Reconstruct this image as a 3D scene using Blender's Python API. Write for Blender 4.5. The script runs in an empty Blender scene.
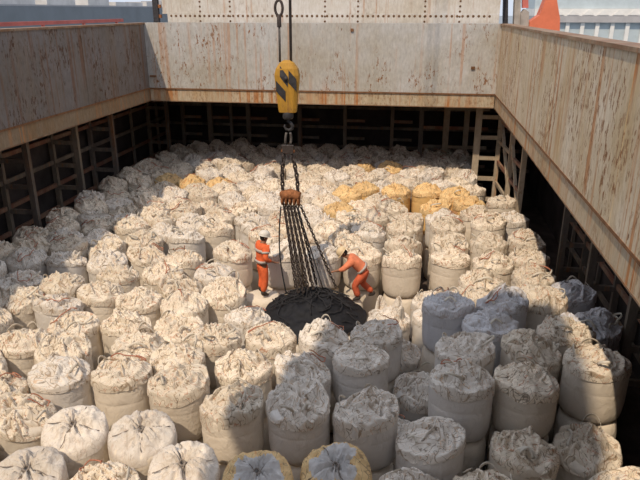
import bpy, bmesh, math, random
from mathutils import Vector, Matrix, noise
random.seed(11)
R = math.radians
S = bpy.context.scene
COL = S.collection
PI = math.pi

# ------------------------------------------------------------------ camera
FOC = 622.0
PITCH = math.atan(230 / FOC)
YAW = math.atan2(102, FOC * math.cos(PITCH) + 230 * math.sin(PITCH))
CAMZ = 6.0
cam = bpy.data.cameras.new('camera')
cam.sensor_width = 36.0
cam.lens = 36.0 * FOC / 640.0
cam.clip_end = 2000
camo = bpy.data.objects.new('camera', cam)
camo.location = (0, 0, CAMZ)
camo.rotation_euler = (PI / 2 - PITCH, 0, YAW)
COL.objects.link(camo)
S.camera = camo

# ------------------------------------------------------------------ light
SUN_DIR = Vector((0.27, 0.70, -1.0))
sun = bpy.data.lights.new('sun', 'SUN')
sun.energy = 4.3
sun.angle = R(0.8)
sun.color = (1.0, 0.83, 0.62)
suno = bpy.data.objects.new('sun', sun)
suno.rotation_euler = SUN_DIR.to_track_quat('-Z', 'Y').to_euler()
suno.location = (-10, -10, 30)
COL.objects.link(suno)
W = bpy.data.worlds.new('hazy_sky')
S.world = W
W.use_nodes = True
wb = W.node_tree.nodes['Background']
wb.inputs[0].default_value = (0.66, 0.72, 0.84, 1)
wb.inputs[1].default_value = 1.45
S.view_settings.view_transform = 'Standard'
S.view_settings.look = 'None'
S.view_settings.gamma = 1.0
S.view_settings.use_curve_mapping = False
S.view_settings.exposure = -0.45

# the hold, in metres: x across, y along, z up; z = 0 is the general level of the bag tops
XL, XR, YB, YN = -10.2, 2.72, 23.2, -0.9       # faces of the hatch coaming
ZT, ZB = 5.56, 2.72                            # coaming top and bottom edge
HXL, HXR, HYB, HYN = -12.9, 5.5, 30.6, -3.0    # shell of the hold
FLOOR = -2.2


def at_z(u, v, z):
    """where the sight line of a photo point meets the level z"""
    r = (u - 320) / FOC
    up = (240 - v) / FOC
    fw = math.cos(PITCH) + up * math.sin(PITCH)
    dz = -math.sin(PITCH) + up * math.cos(PITCH)
    t = (z - CAMZ) / dz
    return Vector(((r * math.cos(YAW) - fw * math.sin(YAW)) * t, (r * math.sin(YAW) + fw * math.cos(YAW)) * t, z))


def at_y(u, v, y):
    r = (u - 320) / FOC
    up = (240 - v) / FOC
    fw = math.cos(PITCH) + up * math.sin(PITCH)
    dz = -math.sin(PITCH) + up * math.cos(PITCH)
    t = y / (r * math.sin(YAW) + fw * math.cos(YAW))
    return Vector(((r * math.cos(YAW) - fw * math.sin(YAW)) * t, y, CAMZ + dz * t))


# ------------------------------------------------------------------ materials
class NT:
    def __init__(s, name, rough=0.8, spec=0.25):
        s.m = bpy.data.materials.new(name)
        s.m.use_nodes = True
        s.t = s.m.node_tree
        s.b = s.t.nodes['Principled BSDF']
        s.b.inputs['Roughness'].default_value = rough
        s.b.inputs['Specular IOR Level'].default_value = spec
        s.tc = s.t.nodes.new('ShaderNodeTexCoord')

    def n(s, kind, **kw):
        o = s.t.nodes.new(kind)
        for k, v in kw.items():
            setattr(o, k, v)
        return o

    def lk(s, a, b):
        s.t.links.new(a, b)

    def mapping(s, scale=(1, 1, 1), src=None):
        m = s.n('ShaderNodeMapping')
        m.inputs['Scale'].default_value = scale
        s.lk(src or s.tc.outputs['Object'], m.inputs['Vector'])
        return m.outputs[0]

    def noise(s, vec, scale=1, detail=4, rough=0.6, dist=0.0):
        n = s.n('ShaderNodeTexNoise')
        n.inputs['Scale'].default_value = scale
        n.inputs['Detail'].default_value = detail
        n.inputs['Roughness'].default_value = rough
        n.inputs['Distortion'].default_value = dist
        s.lk(vec, n.inputs['Vector'])
        return n.outputs['Fac']

    def ramp(s, fac, stops):
        r = s.n('ShaderNodeValToRGB')
        e = r.color_ramp.elements
        while len(e) < len(stops):
            e.new(0.5)
        for i, (p, c) in enumerate(stops):
            e[i].position = p
            if isinstance(c, (int, float)):
                c = (c, c, c)
            e[i].color = (*c, 1)
        s.lk(fac, r.inputs[0])
        return r.outputs[0]

    def mix(s, fac, a, b, mode='MIX'):
        m = s.n('ShaderNodeMix', data_type='RGBA', blend_type=mode)
        for sock, v in ((m.inputs[0], fac), (m.inputs[6], a), (m.inputs[7], b)):
            if isinstance(v, (int, float)):
                sock.default_value = v
            elif isinstance(v, tuple):
                sock.default_value = (*v, 1)
            else:
                s.lk(v, sock)
        return m.outputs[2]

    def math(s, op, a, b=None):
        m = s.n('ShaderNodeMath', operation=op)
        for i, v in enumerate((a, b)):
            if v is None:
                continue
            if isinstance(v, (int, float)):
                m.inputs[i].default_value = v
            else:
                s.lk(v, m.inputs[i])
        return m.outputs[0]

    def bump(s, h, strength=0.3, dist=0.02):
        b = s.n('ShaderNodeBump')
        b.inputs['Strength'].default_value = strength
        b.inputs['Distance'].default_value = dist
        s.lk(h, b.inputs['Height'])
        s.lk(b.outputs[0], s.b.inputs['Normal'])

    def color(s, c):
        if isinstance(c, tuple):
            s.b.inputs['Base Color'].default_value = (*c, 1)
        else:
            s.lk(c, s.b.inputs['Base Color'])


def mat_plain(name, col, rough=0.7, var=0.25, scale=6.0, metal=0.0, bump=0.15):
    t = NT(name, rough)
    n = t.noise(t.mapping(), scale, 4)
    dark = tuple(c * (1 - var) for c in col)
    lite = tuple(min(1, c * (1 + var * 0.6)) for c in col)
    t.color(t.ramp(n, [(0.3, dark), (0.7, lite)]))
    t.b.inputs['Metallic'].default_value = metal
    if bump:
        t.bump(n, bump, 0.01)
    return t.m


def mat_rust_paint(name, base, rust=(0.27, 0.12, 0.045), streak=0.5, spots=0.5, dirt=(0.36, 0.30, 0.22), runs=0.5, dens=0.0):
    """old ship paint: broad weather stains, thin rust runs and clustered dark rust flecks"""
    t = NT(name, 0.62, 0.3)
    n1 = t.noise(t.mapping((1.1, 1.1, 0.22)), 1.0, 6, 0.7, 0.4)
    run = t.noise(t.mapping((6.0, 6.0, 0.07)), 1.0, 3, 0.6, 0.15)
    runm = t.noise(t.mapping((0.8, 0.8, 0.35)), 1.0, 3, 0.6)
    big = t.noise(t.mapping((0.5, 0.5, 0.6)), 1.0, 5, 0.65)
    pit = t.noise(t.mapping((13, 13, 5.0)), 1.0, 4, 0.7)
    pitm = t.noise(t.mapping((0.9, 0.9, 0.5)), 1.0, 3, 0.6)
    pit2 = t.noise(t.mapping((3.4, 3.4, 1.7)), 1.0, 6, 0.78, 0.8)
    fine = t.noise(t.mapping((14, 14, 5)), 1.0, 3, 0.7)
    c = t.mix(t.ramp(big, [(0.36, 0.0), (0.64, 1.0)]), base, tuple(x * y for x, y in zip(base, (0.82, 0.77, 0.68))))
    c = t.mix(t.math('MULTIPLY', t.ramp(n1, [(0.44, 0.0), (0.66, 1.0)]), streak), c, dirt)
    rr = t.math('MULTIPLY', t.ramp(run, [(0.54 - dens, 0.0), (0.62 - dens, 1.0)]), t.ramp(runm, [(0.42, 0.0), (0.58, 1.0)]))
    c = t.mix(t.math('MULTIPLY', rr, runs), c, tuple(x * 1.5 for x in rust))
    fl = t.math('MULTIPLY', t.ramp(pit, [(0.56 - dens, 0.0), (0.61 - dens, 1.0)]), t.ramp(pitm, [(0.46 - dens, 0.0), (0.60 - dens, 1.0)]))
    c = t.mix(t.math('MULTIPLY', fl, spots), c, tuple(x * 0.8 for x in rust))
    c = t.mix(t.math('MULTIPLY', t.ramp(pit2, [(0.63, 0.0), (0.67, 1.0)]), spots), c, tuple(x * 0.6 for x in rust))
    c = t.mix(0.25, c, t.ramp(fine, [(0.3, 0.15), (0.7, 0.75)]), 'OVERLAY')
    t.color(c)
    t.bump(t.math('ADD', n1, pit), 0.18, 0.02)
    return t.m


def mat_fabric(name, base, dirt=(0.30, 0.21, 0.13), dirty=0.5, var=0.16, tint=(0.62, 0.40, 0.24), lines=0.0):
    """woven plastic cloth: weave, dust, creases; every bag a little different"""
    t = NT(name, 0.78, 0.18)
    oi = t.n('ShaderNodeObjectInfo')
    off = t.n('ShaderNodeVectorMath', operation='ADD')
    sc = t.n('ShaderNodeVectorMath', operation='SCALE')
    cmb = t.n('ShaderNodeCombineXYZ')
    for i in range(3):
        t.lk(oi.outputs['Random'], cmb.inputs[i])
    t.lk(cmb.outputs[0], sc.inputs[0])
    sc.inputs['Scale'].default_value = 37.0
    t.lk(t.tc.outputs['Object'], off.inputs[0])
    t.lk(sc.outputs[0], off.inputs[1])
    v = off.outputs[0]
    n1 = t.noise(t.mapping((1, 1, 1), v), 2.2, 5, 0.6)
    n2 = t.noise(t.mapping((1, 1.8, 1), v), 5.0, 3, 0.6, 1.2)
    n3 = t.noise(t.mapping((1, 1, 1), v), 26.0, 3, 0.6)
    weave = t.noise(t.mapping((70, 70, 8), v), 1.0, 2, 0.5)
    lo = tuple(c * (1 - var) for c in base)
    hi = tuple(min(1, c * (1 + var * 0.5)) for c in base)
    c = t.mix(oi.outputs['Random'], lo, hi)
    c = t.mix(t.math('MULTIPLY', t.ramp(n1, [(0.40, 0.0), (0.75, 1.0)]), dirty * 0.8), c, tuple(0.5 * a + 0.5 * b for a, b in zip(base, dirt)))
    c = t.mix(t.math('MULTIPLY', t.ramp(n2, [(0.58, 0.0), (0.74, 1.0)]), dirty * 0.7), c, dirt)
    c = t.mix(t.math('MULTIPLY', t.ramp(n3, [(0.64, 0.0), (0.76, 1.0)]), dirty * 0.3), c, tint)
    if lines:
        for sc_, lo_, col_, am in ((2.2, 0.018, dirt, 0.85), (3.1, 0.012, tint, 0.8), (3.8, 0.014, tuple(x * 0.45 for x in dirt), 0.85)):
            nn = t.noise(t.mapping((1.0, 1.6, 1.0), v), sc_, 1, 0.45, 1.3)
            ln = t.math('ABSOLUTE', t.math('SUBTRACT', nn, 0.5))
            c = t.mix(t.math('MULTIPLY', t.ramp(ln, [(lo_ * 0.4, 1.0), (lo_, 0.0)]), am * lines), c, col_)
    t.color(c)
    h = t.math('ADD', t.math('MULTIPLY', n2, 1.0), t.math('MULTIPLY', weave, 0.12))
    t.bump(h, 0.5, 0.035)
    return t.m


M = {}
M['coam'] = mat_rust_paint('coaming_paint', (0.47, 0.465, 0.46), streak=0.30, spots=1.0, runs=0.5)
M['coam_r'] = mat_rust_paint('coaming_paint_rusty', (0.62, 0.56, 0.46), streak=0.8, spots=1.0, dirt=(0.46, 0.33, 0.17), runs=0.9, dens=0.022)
M['coam_l'] = mat_rust_paint('coaming_paint_shaded', (0.185, 0.172, 0.172), rust=(0.10, 0.045, 0.022), dens=0.02, streak=0.55, spots=1.0, dirt=(0.20, 0.15, 0.11), runs=0.7)  # coaming paint and rust darkened: the shade on this side is in the colour
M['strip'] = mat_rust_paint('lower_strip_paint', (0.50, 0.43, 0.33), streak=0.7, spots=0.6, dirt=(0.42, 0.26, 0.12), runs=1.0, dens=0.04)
M['strip_l'] = mat_rust_paint('lower_strip_paint_shaded', (0.26, 0.20, 0.14), streak=0.8, spots=0.6, dirt=(0.22, 0.13, 0.06), runs=0.9)  # darker copy of the strip paint, left-side shade mixed into it
M['rim'] = mat_rust_paint('rim_rust', (0.22, 0.13, 0.08), streak=0.7, spots=0.8)
M['seam'] = mat_plain('weld_seam_rust', (0.20, 0.10, 0.05), 0.9, 0.4)
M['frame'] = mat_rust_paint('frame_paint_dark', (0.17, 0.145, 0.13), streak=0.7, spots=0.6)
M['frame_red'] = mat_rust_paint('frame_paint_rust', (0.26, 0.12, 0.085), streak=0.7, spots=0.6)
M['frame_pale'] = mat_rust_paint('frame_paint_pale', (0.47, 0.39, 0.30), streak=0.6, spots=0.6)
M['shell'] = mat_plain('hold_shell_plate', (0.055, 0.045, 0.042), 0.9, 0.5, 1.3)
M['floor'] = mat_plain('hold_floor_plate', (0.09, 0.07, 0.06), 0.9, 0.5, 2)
M['deck'] = mat_plain('deck_plate_red', (0.20, 0.10, 0.08), 0.8, 0.4, 1.2)
M['cover_white'] = mat_rust_paint('hatch_cover_white', (0.66, 0.64, 0.62), streak=0.22, spots=0.3)
M['hole'] = mat_plain('rivet_rust', (0.16, 0.09, 0.05), 0.9, 0.4)
M['bag'] = mat_fabric('bag_cloth_offwhite', (0.73, 0.645, 0.54), dirty=0.38)
M['bagtop'] = mat_fabric('bag_top_cloth', (0.77, 0.68, 0.56), dirty=0.66, tint=(0.46, 0.20, 0.11), lines=0.9)
M['bagtied'] = mat_fabric('bag_tied_cloth', (0.72, 0.655, 0.585), dirty=0.7, tint=(0.50, 0.30, 0.2), lines=0.3)
M['bagw'] = mat_fabric('bag_cloth_white', (0.71, 0.665, 0.62), dirty=0.25, var=0.08)
M['bagtopw'] = mat_fabric('bag_top_cloth_white', (0.76, 0.70, 0.63), dirty=0.6, var=0.08, lines=0.85)
M['bagshade'] = mat_fabric('bag_cloth_shade_grey', (0.60, 0.59, 0.605), dirty=0.25, var=0.06)  # off-white cloth in shade, the shade painted in as grey
M['bagtopshade'] = mat_fabric('bag_top_cloth_shade_grey', (0.62, 0.61, 0.625), dirty=0.40, var=0.06, tint=(0.40, 0.26, 0.22), lines=0.6)  # top cloth of those bags, same painted shade
M['bagy'] = mat_fabric('bag_cloth_yellow', (0.74, 0.48, 0.20), dirty=0.30, var=0.12)
M['bagtopy'] = mat_fabric('bag_top_cloth_yellow', (0.78, 0.55, 0.28), dirty=0.5, var=0.12, tint=(0.6, 0.25, 0.08), lines=0.8)
M['liner'] = mat_fabric('liner_cloth_grey', (0.60, 0.575, 0.56), dirty=0.65, var=0.08)
M['loop'] = mat_fabric('strap_webbing', (0.68, 0.62, 0.53), dirty=0.5)
M['cord'] = mat_plain('cord_red', (0.46, 0.19, 0.12), 0.8, 0.35, 20)
M['cordd'] = mat_plain('cord_dark', (0.27, 0.23, 0.20), 0.9, 0.35, 20)
M['orange'] = mat_plain('overall_orange', (0.82, 0.16, 0.055), 0.8, 0.22, 9)
M['salmon'] = mat_plain('overall_salmon', (0.80, 0.25, 0.13), 0.8, 0.22, 9)
M['rust_trouser'] = mat_plain('trouser_rust_orange', (0.62, 0.13, 0.06), 0.8, 0.3, 9)
M['reflect'] = mat_plain('reflective_band', (0.50, 0.44, 0.40), 0.5, 0.15, 20)
M['skin'] = mat_plain('skin', (0.30, 0.15, 0.09), 0.55, 0.12, 14, bump=0.02)
M['hair'] = mat_plain('hair', (0.02, 0.016, 0.014), 0.7, 0.3, 30)
M['helm_w'] = mat_plain('helmet_white', (0.74, 0.70, 0.64), 0.4, 0.12, 8, bump=0)
M['helm_t'] = mat_plain('helmet_tan', (0.72, 0.56, 0.36), 0.4, 0.12, 8, bump=0)
M['boot'] = mat_plain('boot_dark', (0.05, 0.04, 0.035), 0.7, 0.3, 12)
M['glove'] = mat_plain('glove_cloth', (0.40, 0.30, 0.22), 0.8, 0.2, 12)
M['black'] = mat_plain('net_black', (0.014, 0.014, 0.017), 0.72, 0.5, 8, bump=0.4)
M['rope'] = mat_plain('net_rope_black', (0.028, 0.027, 0.030), 0.85, 0.4, 20)
M['chain'] = mat_plain('chain_steel_dark', (0.07, 0.055, 0.05), 0.6, 0.4, 20, metal=0.3)
M['chain_rust'] = mat_plain('rust_iron', (0.30, 0.12, 0.05), 0.85, 0.5, 14)
M['wire'] = mat_plain('wire_rope_steel', (0.13, 0.115, 0.105), 0.6, 0.3, 30, metal=0.3)
M['hook_y'] = mat_rust_paint('hook_yellow', (0.50, 0.27, 0.035), streak=0.55, spots=0.8, rust=(0.16, 0.08, 0.03), dirt=(0.30, 0.16, 0.04))
M['hook_k'] = mat_plain('hook_black_paint', (0.045, 0.042, 0.045), 0.6, 0.4, 12)
M['sea'] = mat_plain('harbour_water', (0.16, 0.19, 0.21), 0.3, 0.2, 0.2, bump=0.3)
M['barge'] = mat_plain('barge_grey', (0.20, 0.22, 0.24), 0.7, 0.12, 0.3)
M['bargew'] = mat_plain('barge_white', (0.62, 0.60, 0.58), 0.7, 0.2, 0.5)
M['red'] = mat_plain('rail_red', (0.62, 0.18, 0.15), 0.6, 0.25, 1.2)
M['shedb'] = mat_plain('shed_blue', (0.46, 0.53, 0.57), 0.7, 0.12, 0.8)
M['shedw'] = mat_plain('shed_white', (0.74, 0.73, 0.71), 0.7, 0.1, 0.8)
M['shedg'] = mat_plain('shed_grey', (0.40, 0.39, 0.40), 0.7, 0.12, 0.8)
M['crane_o'] = mat_plain('deck_gear_orange', (0.68, 0.19, 0.10), 0.6, 0.18, 1.5)
M['crane_g'] = mat_plain('deck_gear_grey', (0.42, 0.38, 0.34), 0.7, 0.3, 3)


# ------------------------------------------------------------------ mesh helpers
class MB:
    def __init__(s):
        s.v = []
        s.f = []
        s.m = []

    def add(s, vs, fs, mi=0):
        o = len(s.v)
        s.v += [tuple(x) for x in vs]
        s.f += [tuple(i + o for i in f) for f in fs]
        s.m += [mi] * len(fs)

    def box(s, x0, x1, y0, y1, z0, z1, mi=0):
        vs = [(x, y, z) for x in (x0, x1) for y in (y0, y1) for z in (z0, z1)]
        s.add(vs, [(0, 1, 3, 2), (4, 6, 7, 5), (0, 4, 5, 1), (2, 3, 7, 6), (0, 2, 6, 4), (1, 5, 7, 3)], mi)

    def bar(s, a, b, w, t, up=(0, 0, 1), mi=0):
        a = Vector(a); b = Vector(b)
        d = (b - a).normalized()
        u = Vector(up)
        if abs(d.dot(u)) > 0.95:
            u = Vector((0, 1, 0))
        sx = d.cross(u).normalized() * w / 2
        sy = sx.normalized().cross(d).normalized() * t / 2
        vs = [p + i * sx + j * sy for p in (a, b) for i, j in ((-1, -1), (1, -1), (1, 1), (-1, 1))]
        s.add(vs, [(3, 2, 1, 0), (4, 5, 6, 7), (0, 1, 5, 4), (1, 2, 6, 5), (2, 3, 7, 6), (3, 0, 4, 7)], mi)

    def tube(s, path, r, n=8, mi=0, closed=False):
        path = [Vector(p) for p in path]
        L = len(path)
        rs = r if isinstance(r, (list, tuple)) else [r] * L
        vs = []
        pu = None
        for i, p in enumerate(path):
            if closed:
                d = path[(i + 1) % L] - path[i - 1]
            else:
                d = path[min(i + 1, L - 1)] - path[max(i - 1, 0)]
            if d.length < 1e-9:
                d = Vector((0, 0, 1))
            d.normalize()
            u = pu or (Vector((1, 0, 0)) if abs(d.x) < 0.8 else Vector((0, 1, 0)))
            u = (u - d * u.dot(d))
            if u.length < 1e-6:
                u = d.orthogonal()
            u.normalize()
            pu = u
            w = d.cross(u)
            for k in range(n):
                a = 2 * PI * k / n
                vs.append(p + (u * math.cos(a) + w * math.sin(a)) * rs[i])
        fs = []
        for i in range(L if closed else L - 1):
            for k in range(n):
                a = i * n + k
                b = i * n + (k + 1) % n
                j = ((i + 1) % L) * n
                fs.append((a, b, j + (k + 1) % n, j + k))
        if not closed:
            fs.append(tuple(reversed(range(n))))
            fs.append(tuple((L - 1) * n + k for k in range(n)))
        s.add(vs, fs, mi)

    def ribbon(s, path, width, normals, th=0.008, mi=0):
        """a flat strap that follows path; normals = the face direction at each point"""
        path = [Vector(p) for p in path]
        L = len(path)
        vs = []
        for i, p in enumerate(path):
            d = (path[min(i + 1, L - 1)] - path[max(i - 1, 0)]).normalized()
            nn = Vector(normals[i])
            nn = (nn - d * nn.dot(d)).normalized()
            sd = d.cross(nn)
            w = width[i] if isinstance(width, (list, tuple)) else width
            for a, b in ((-1, 0), (1, 0), (1, 1), (-1, 1)):
                vs.append(p + sd * a * w / 2 + nn * b * th)
        fs = []
        for i in range(L - 1):
            for k in range(4):
                a = i * 4 + k; b = i * 4 + (k + 1) % 4
                fs.append((a, b, b + 4, a + 4))
        fs += [(3, 2, 1, 0), tuple((L - 1) * 4 + k for k in range(4))]
        s.add(vs, fs, mi)

    def lathe(s, prof, n=24, c=(0, 0, 0), mi=0):
        vs = []
        for r, z in prof:
            for k in range(n):
                a = 2 * PI * k / n
                vs.append((c[0] + r * math.cos(a), c[1] + r * math.sin(a), c[2] + z))
        fs = []
        for i in range(len(prof) - 1):
            for k in range(n):
                fs.append((i * n + k, i * n + (k + 1) % n, (i + 1) * n + (k + 1) % n, (i + 1) * n + k))
        fs.append(tuple(reversed(range(n))))
        fs.append(tuple((len(prof) - 1) * n + k for k in range(n)))
        s.add(vs, fs, mi)

    def prism(s, poly, axis, a, b, mi=0):
        """extrude a 2-D polygon along 'x' or 'y' between a and b"""
        n = len(poly)
        def P(q, t):
            return (t, q[0], q[1]) if axis == 'x' else (q[0], t, q[1])
        vs = [P(q, a) for q in poly] + [P(q, b) for q in poly]
        fs = [tuple(range(n)), tuple(reversed(range(n, 2 * n)))]
        fs += [(i, i + n, (i + 1) % n + n, (i + 1) % n) for i in range(n)]
        s.add(vs, fs, mi)

    def mesh(s, name, mats, smooth=False):
        me = bpy.data.meshes.new(name)
        me.from_pydata(s.v, [], s.f)
        for m in (mats if isinstance(mats, (list, tuple)) else [mats]):
            me.materials.append(m)
        me.polygons.foreach_set('material_index', s.m)
        if smooth:
            me.polygons.foreach_set('use_smooth', [True] * len(s.f))
        bm = bmesh.new()
        bm.from_mesh(me)
        bmesh.ops.recalc_face_normals(bm, faces=bm.faces)
        bm.to_mesh(me)
        bm.free()
        me.update()
        return me


def link(name, me, parent=None, loc=(0, 0, 0)):
    o = bpy.data.objects.new(name, me)
    COL.objects.link(o)
    o.location = loc
    o.parent = parent
    return o


def obj(name, mb, mats, parent=None, smooth=False, loc=(0, 0, 0)):
    return link(name, mb.mesh(name, mats, smooth), parent, loc)


def tag(o, label, cat, group=None):
    o['label'] = label
    o['category'] = cat
    if group:
        o['group'] = group
    return o


def struct(o, label=None):
    o['kind'] = 'structure'
    if label:
        o['label'] = label
    return o


def empty(name, loc=(0, 0, 0), rz=0):
    o = bpy.data.objects.new(name, None)
    o.empty_display_size = 0.2
    COL.objects.link(o)
    o.location = loc
    o.rotation_euler = (0, 0, rz)
    return o


def bx(name, x0, x1, y0, y1, z0, z1, mat, parent=None):
    m = MB()
    m.box(x0, x1, y0, y1, z0, z1)
    return obj(name, m, mat, parent)


# ------------------------------------------------------------------ hold shell
struct(bx('floor', HXL, HXR, HYN, HYB, FLOOR - 0.2, FLOOR, M['floor']), 'dark steel floor of the cargo hold under the bags')
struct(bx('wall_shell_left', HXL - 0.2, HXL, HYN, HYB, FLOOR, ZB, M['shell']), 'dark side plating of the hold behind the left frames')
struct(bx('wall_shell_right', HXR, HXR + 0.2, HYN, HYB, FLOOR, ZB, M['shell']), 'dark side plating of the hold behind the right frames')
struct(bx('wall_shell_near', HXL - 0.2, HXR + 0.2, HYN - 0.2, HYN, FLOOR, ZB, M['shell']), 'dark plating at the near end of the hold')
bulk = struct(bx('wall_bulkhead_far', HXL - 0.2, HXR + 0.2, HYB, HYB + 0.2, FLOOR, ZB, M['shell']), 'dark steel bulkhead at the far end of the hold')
ce = MB()
D1 = ZB + 0.45
ce.box(HXL - 0.2, XL - 0.28, HYN - 0.2, HYB + 0.2, ZB + 0.05, D1)
ce.box(XR + 0.28, HXR + 0.2, HYN - 0.2, HYB + 0.2, ZB + 0.05, D1)
ce.box(XL - 0.28, XR + 0.28, YB + 0.28, HYB + 0.2, ZB + 0.05, D1)
ce.box(XL - 0.28, XR + 0.28, HYN - 0.2, YN - 0.28, ZB + 0.05, D1)
struct(obj('ceiling', ce, M['deck']), 'steel deck around the hatch that roofs the edges of the hold')

# hatch coaming: upper plates, inset lower strip, rusty rim
ZG = ZB + 0.46     # groove between plate and strip


def coaming(name, side, mat, label):
    root = struct(empty(name), label)
    T = 0.25
    def piece(nm, u0, u1, z0, z1, inset, mt, out=T):
        if side == 'left':
            return bx(nm, XL - out, XL - inset, u0, u1, z0, z1, mt, root)
        if side == 'right':
            return bx(nm, XR + inset, XR + out, u0, u1, z0, z1, mt, root)
        if side == 'back':
            return bx(nm, u0, u1, YB + inset, YB + out, z0, z1, mt, root)
        return bx(nm, u0, u1, YN - out, YN - inset, z0, z1, mt, root)
    if side in ('left', 'right'):
        a, b = YN - T, YB + T
    else:
        a, b = XL, XR
    n = 5 if side in ('left', 'right') else 3
    for i in range(n):
        u0 = a + (b - a) * i / n
        u1 = a + (b - a) * (i + 1) / n
        piece('coaming_plate', u0, u1, ZG + 0.015, ZT - 0.06, 0.0, mat)
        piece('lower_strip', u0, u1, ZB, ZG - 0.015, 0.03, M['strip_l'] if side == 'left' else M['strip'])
        if i:
            piece('weld_seam', u0 - 0.012, u0 + 0.012, ZG + 0.015, ZT - 0.07, -0.006, mat)
    piece('groove', a, b, ZG - 0.03, ZG + 0.02, -0.012, M['seam'])
    piece('bottom_edge', a, b, ZB - 0.03, ZB, 0.02, M['rim'])
    piece('top_rim', a, b, ZT - 0.06, ZT, -0.04 if side != 'back' else 0.0, M['rim'] if side != 'back' else M['coam'], T + 0.1)
    return root


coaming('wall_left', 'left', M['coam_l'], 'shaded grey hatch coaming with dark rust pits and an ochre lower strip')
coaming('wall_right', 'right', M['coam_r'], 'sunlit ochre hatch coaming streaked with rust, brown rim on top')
coaming('wall_back', 'back', M['coam'], 'pale grey hatch coaming with rust runs below the white hatch cover')
coaming('wall_near', 'near', M['coam'], 'hatch coaming at the near end')

# small fittings on the far coaming
wb_ = bpy.data.objects['wall_back']
for (u, v, w, h) in ((352, 30, 0.10, 0.10), (473, 68, 0.13, 0.10), (153, 76, 0.25, 0.06)):
    p = at_y(u, v, YB - 0.03)
    m = MB()
    m.box(p.x - w / 2, p.x + w / 2, YB - 0.05, YB, p.z - h / 2, p.z + h / 2)
    obj('pad_eye', m, M['seam'], wb_)

# ------------------------------------------------------------------ frames under the deck
tn = [0]
unit_cache = {}


def barobj(name, a, b, w, t, mat, parent, up=(0, 0, 1)):
    m = MB()
    m.bar(a, b, w, t, up)
    return obj(name, m, mat, parent)


def side_frames(x_in, x_out, ys, y_end):
    """web frames that stand out from the hold side like ladders, with rails and stiffeners along the outer line between them"""
    zs = [FLOOR + 0.55 + 0.82 * k for k in range(6)]
    for i, y in enumerate(ys):
        tn[0] += 1
        fm = M['frame']
        root = struct(empty('trim_%d' % tn[0], (0, 0, 0)), 'ladder-like steel frame of posts and rungs along the hold side')
        barobj('post', (x_in, y, FLOOR), (x_in, y, ZB + 0.05), 0.18, 0.14, fm, root)
        barobj('post', (x_out, y, FLOOR), (x_out, y, ZB + 0.05), 0.16, 0.14, fm, root)
        for z in zs:
            barobj('rung', (x_in, y, z), (x_out, y, z), 0.10, 0.14, fm, root)
        y2 = ys[i + 1] if i + 1 < len(ys) else y_end
        for k, z in enumerate(zs):
            barobj('stringer', (x_out, y + 0.08, z + 0.1), (x_out, y2 - 0.08, z + 0.1), 0.08, 0.14, M['frame_red'] if k % 3 else M['frame'], root)
        n = max(2, int(round((y2 - y) / 1.6)))
        for k in range(1, n):
            ym = y + (y2 - y) * k / n
            barobj('stiffener', (x_out, ym, FLOOR), (x_out, ym, ZB), 0.10, 0.11, M['frame'], root)


side_frames(-11.75, -12.70, [4.4, 8.4, 12.6, 17.2, 20.1, 22.8, 28.4], 30.4)
side_frames(4.70, 5.40, [3.0, 6.2, 9.4, 12.6, 15.8, 19.0], 22.2)

# ladder tower at the far right corner, standing in the light
tn[0] += 1
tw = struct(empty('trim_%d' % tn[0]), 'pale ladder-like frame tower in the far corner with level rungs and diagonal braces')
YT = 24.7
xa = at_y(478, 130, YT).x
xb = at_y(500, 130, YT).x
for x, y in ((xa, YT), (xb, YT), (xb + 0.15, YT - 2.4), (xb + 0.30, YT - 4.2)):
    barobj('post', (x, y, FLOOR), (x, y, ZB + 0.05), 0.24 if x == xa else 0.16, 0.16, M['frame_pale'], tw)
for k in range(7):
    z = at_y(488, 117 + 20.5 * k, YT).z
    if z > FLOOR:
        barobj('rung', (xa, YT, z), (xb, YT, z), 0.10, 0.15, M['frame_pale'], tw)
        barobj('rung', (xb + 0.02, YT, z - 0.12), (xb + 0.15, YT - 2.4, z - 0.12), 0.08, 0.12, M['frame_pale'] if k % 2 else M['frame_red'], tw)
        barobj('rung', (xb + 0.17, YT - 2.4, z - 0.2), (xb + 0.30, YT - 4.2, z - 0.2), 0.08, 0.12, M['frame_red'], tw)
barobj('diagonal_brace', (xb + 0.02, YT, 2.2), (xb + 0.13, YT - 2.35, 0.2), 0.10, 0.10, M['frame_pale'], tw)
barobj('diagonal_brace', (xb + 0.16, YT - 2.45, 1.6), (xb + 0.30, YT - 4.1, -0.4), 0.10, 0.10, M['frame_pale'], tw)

# posts and rails across the far bulkhead
for (u, wd, key) in ((184, 0.16, 'frame'), (211, 0.24, 'frame'), (249, 0.20, 'frame'), (232, 0.13, 'frame'), (300, 0.2, 'frame'), (345, 0.16, 'frame'),
                     (392, 0.16, 'frame'), (421, 0.2, 'frame'), (446, 0.26, 'frame'), (466, 0.22, 'frame')):
    tn[0] += 1
    yy = HYB - 0.9 if u < 400 else HYB - 2.2
    x = at_y(u, 130, yy).x
    root = struct(empty('trim_%d' % tn[0]), 'dark steel post with short rungs against the far bulkhead')
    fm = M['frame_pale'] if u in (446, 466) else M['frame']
    barobj('post', (x, yy, FLOOR), (x, yy, ZB + 0.05), wd, 0.18, fm, root)
    for k in range(6):
        z = FLOOR + 0.7 + 0.85 * k
        barobj('rung', (x + wd / 2, yy, z), (x + 0.95, yy, z), 0.10, 0.13, M['frame_red'] if k % 2 else fm, root)
for k in range(5):
    tn[0] += 1
    z = FLOOR + 0.9 + 0.95 * k
    struct(barobj('trim_%d' % tn[0], (HXL, HYB - 0.12, z), (HXR, HYB - 0.12, z), 0.2, 0.14, M['frame'], None), 'rail across the far bulkhead')

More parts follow.
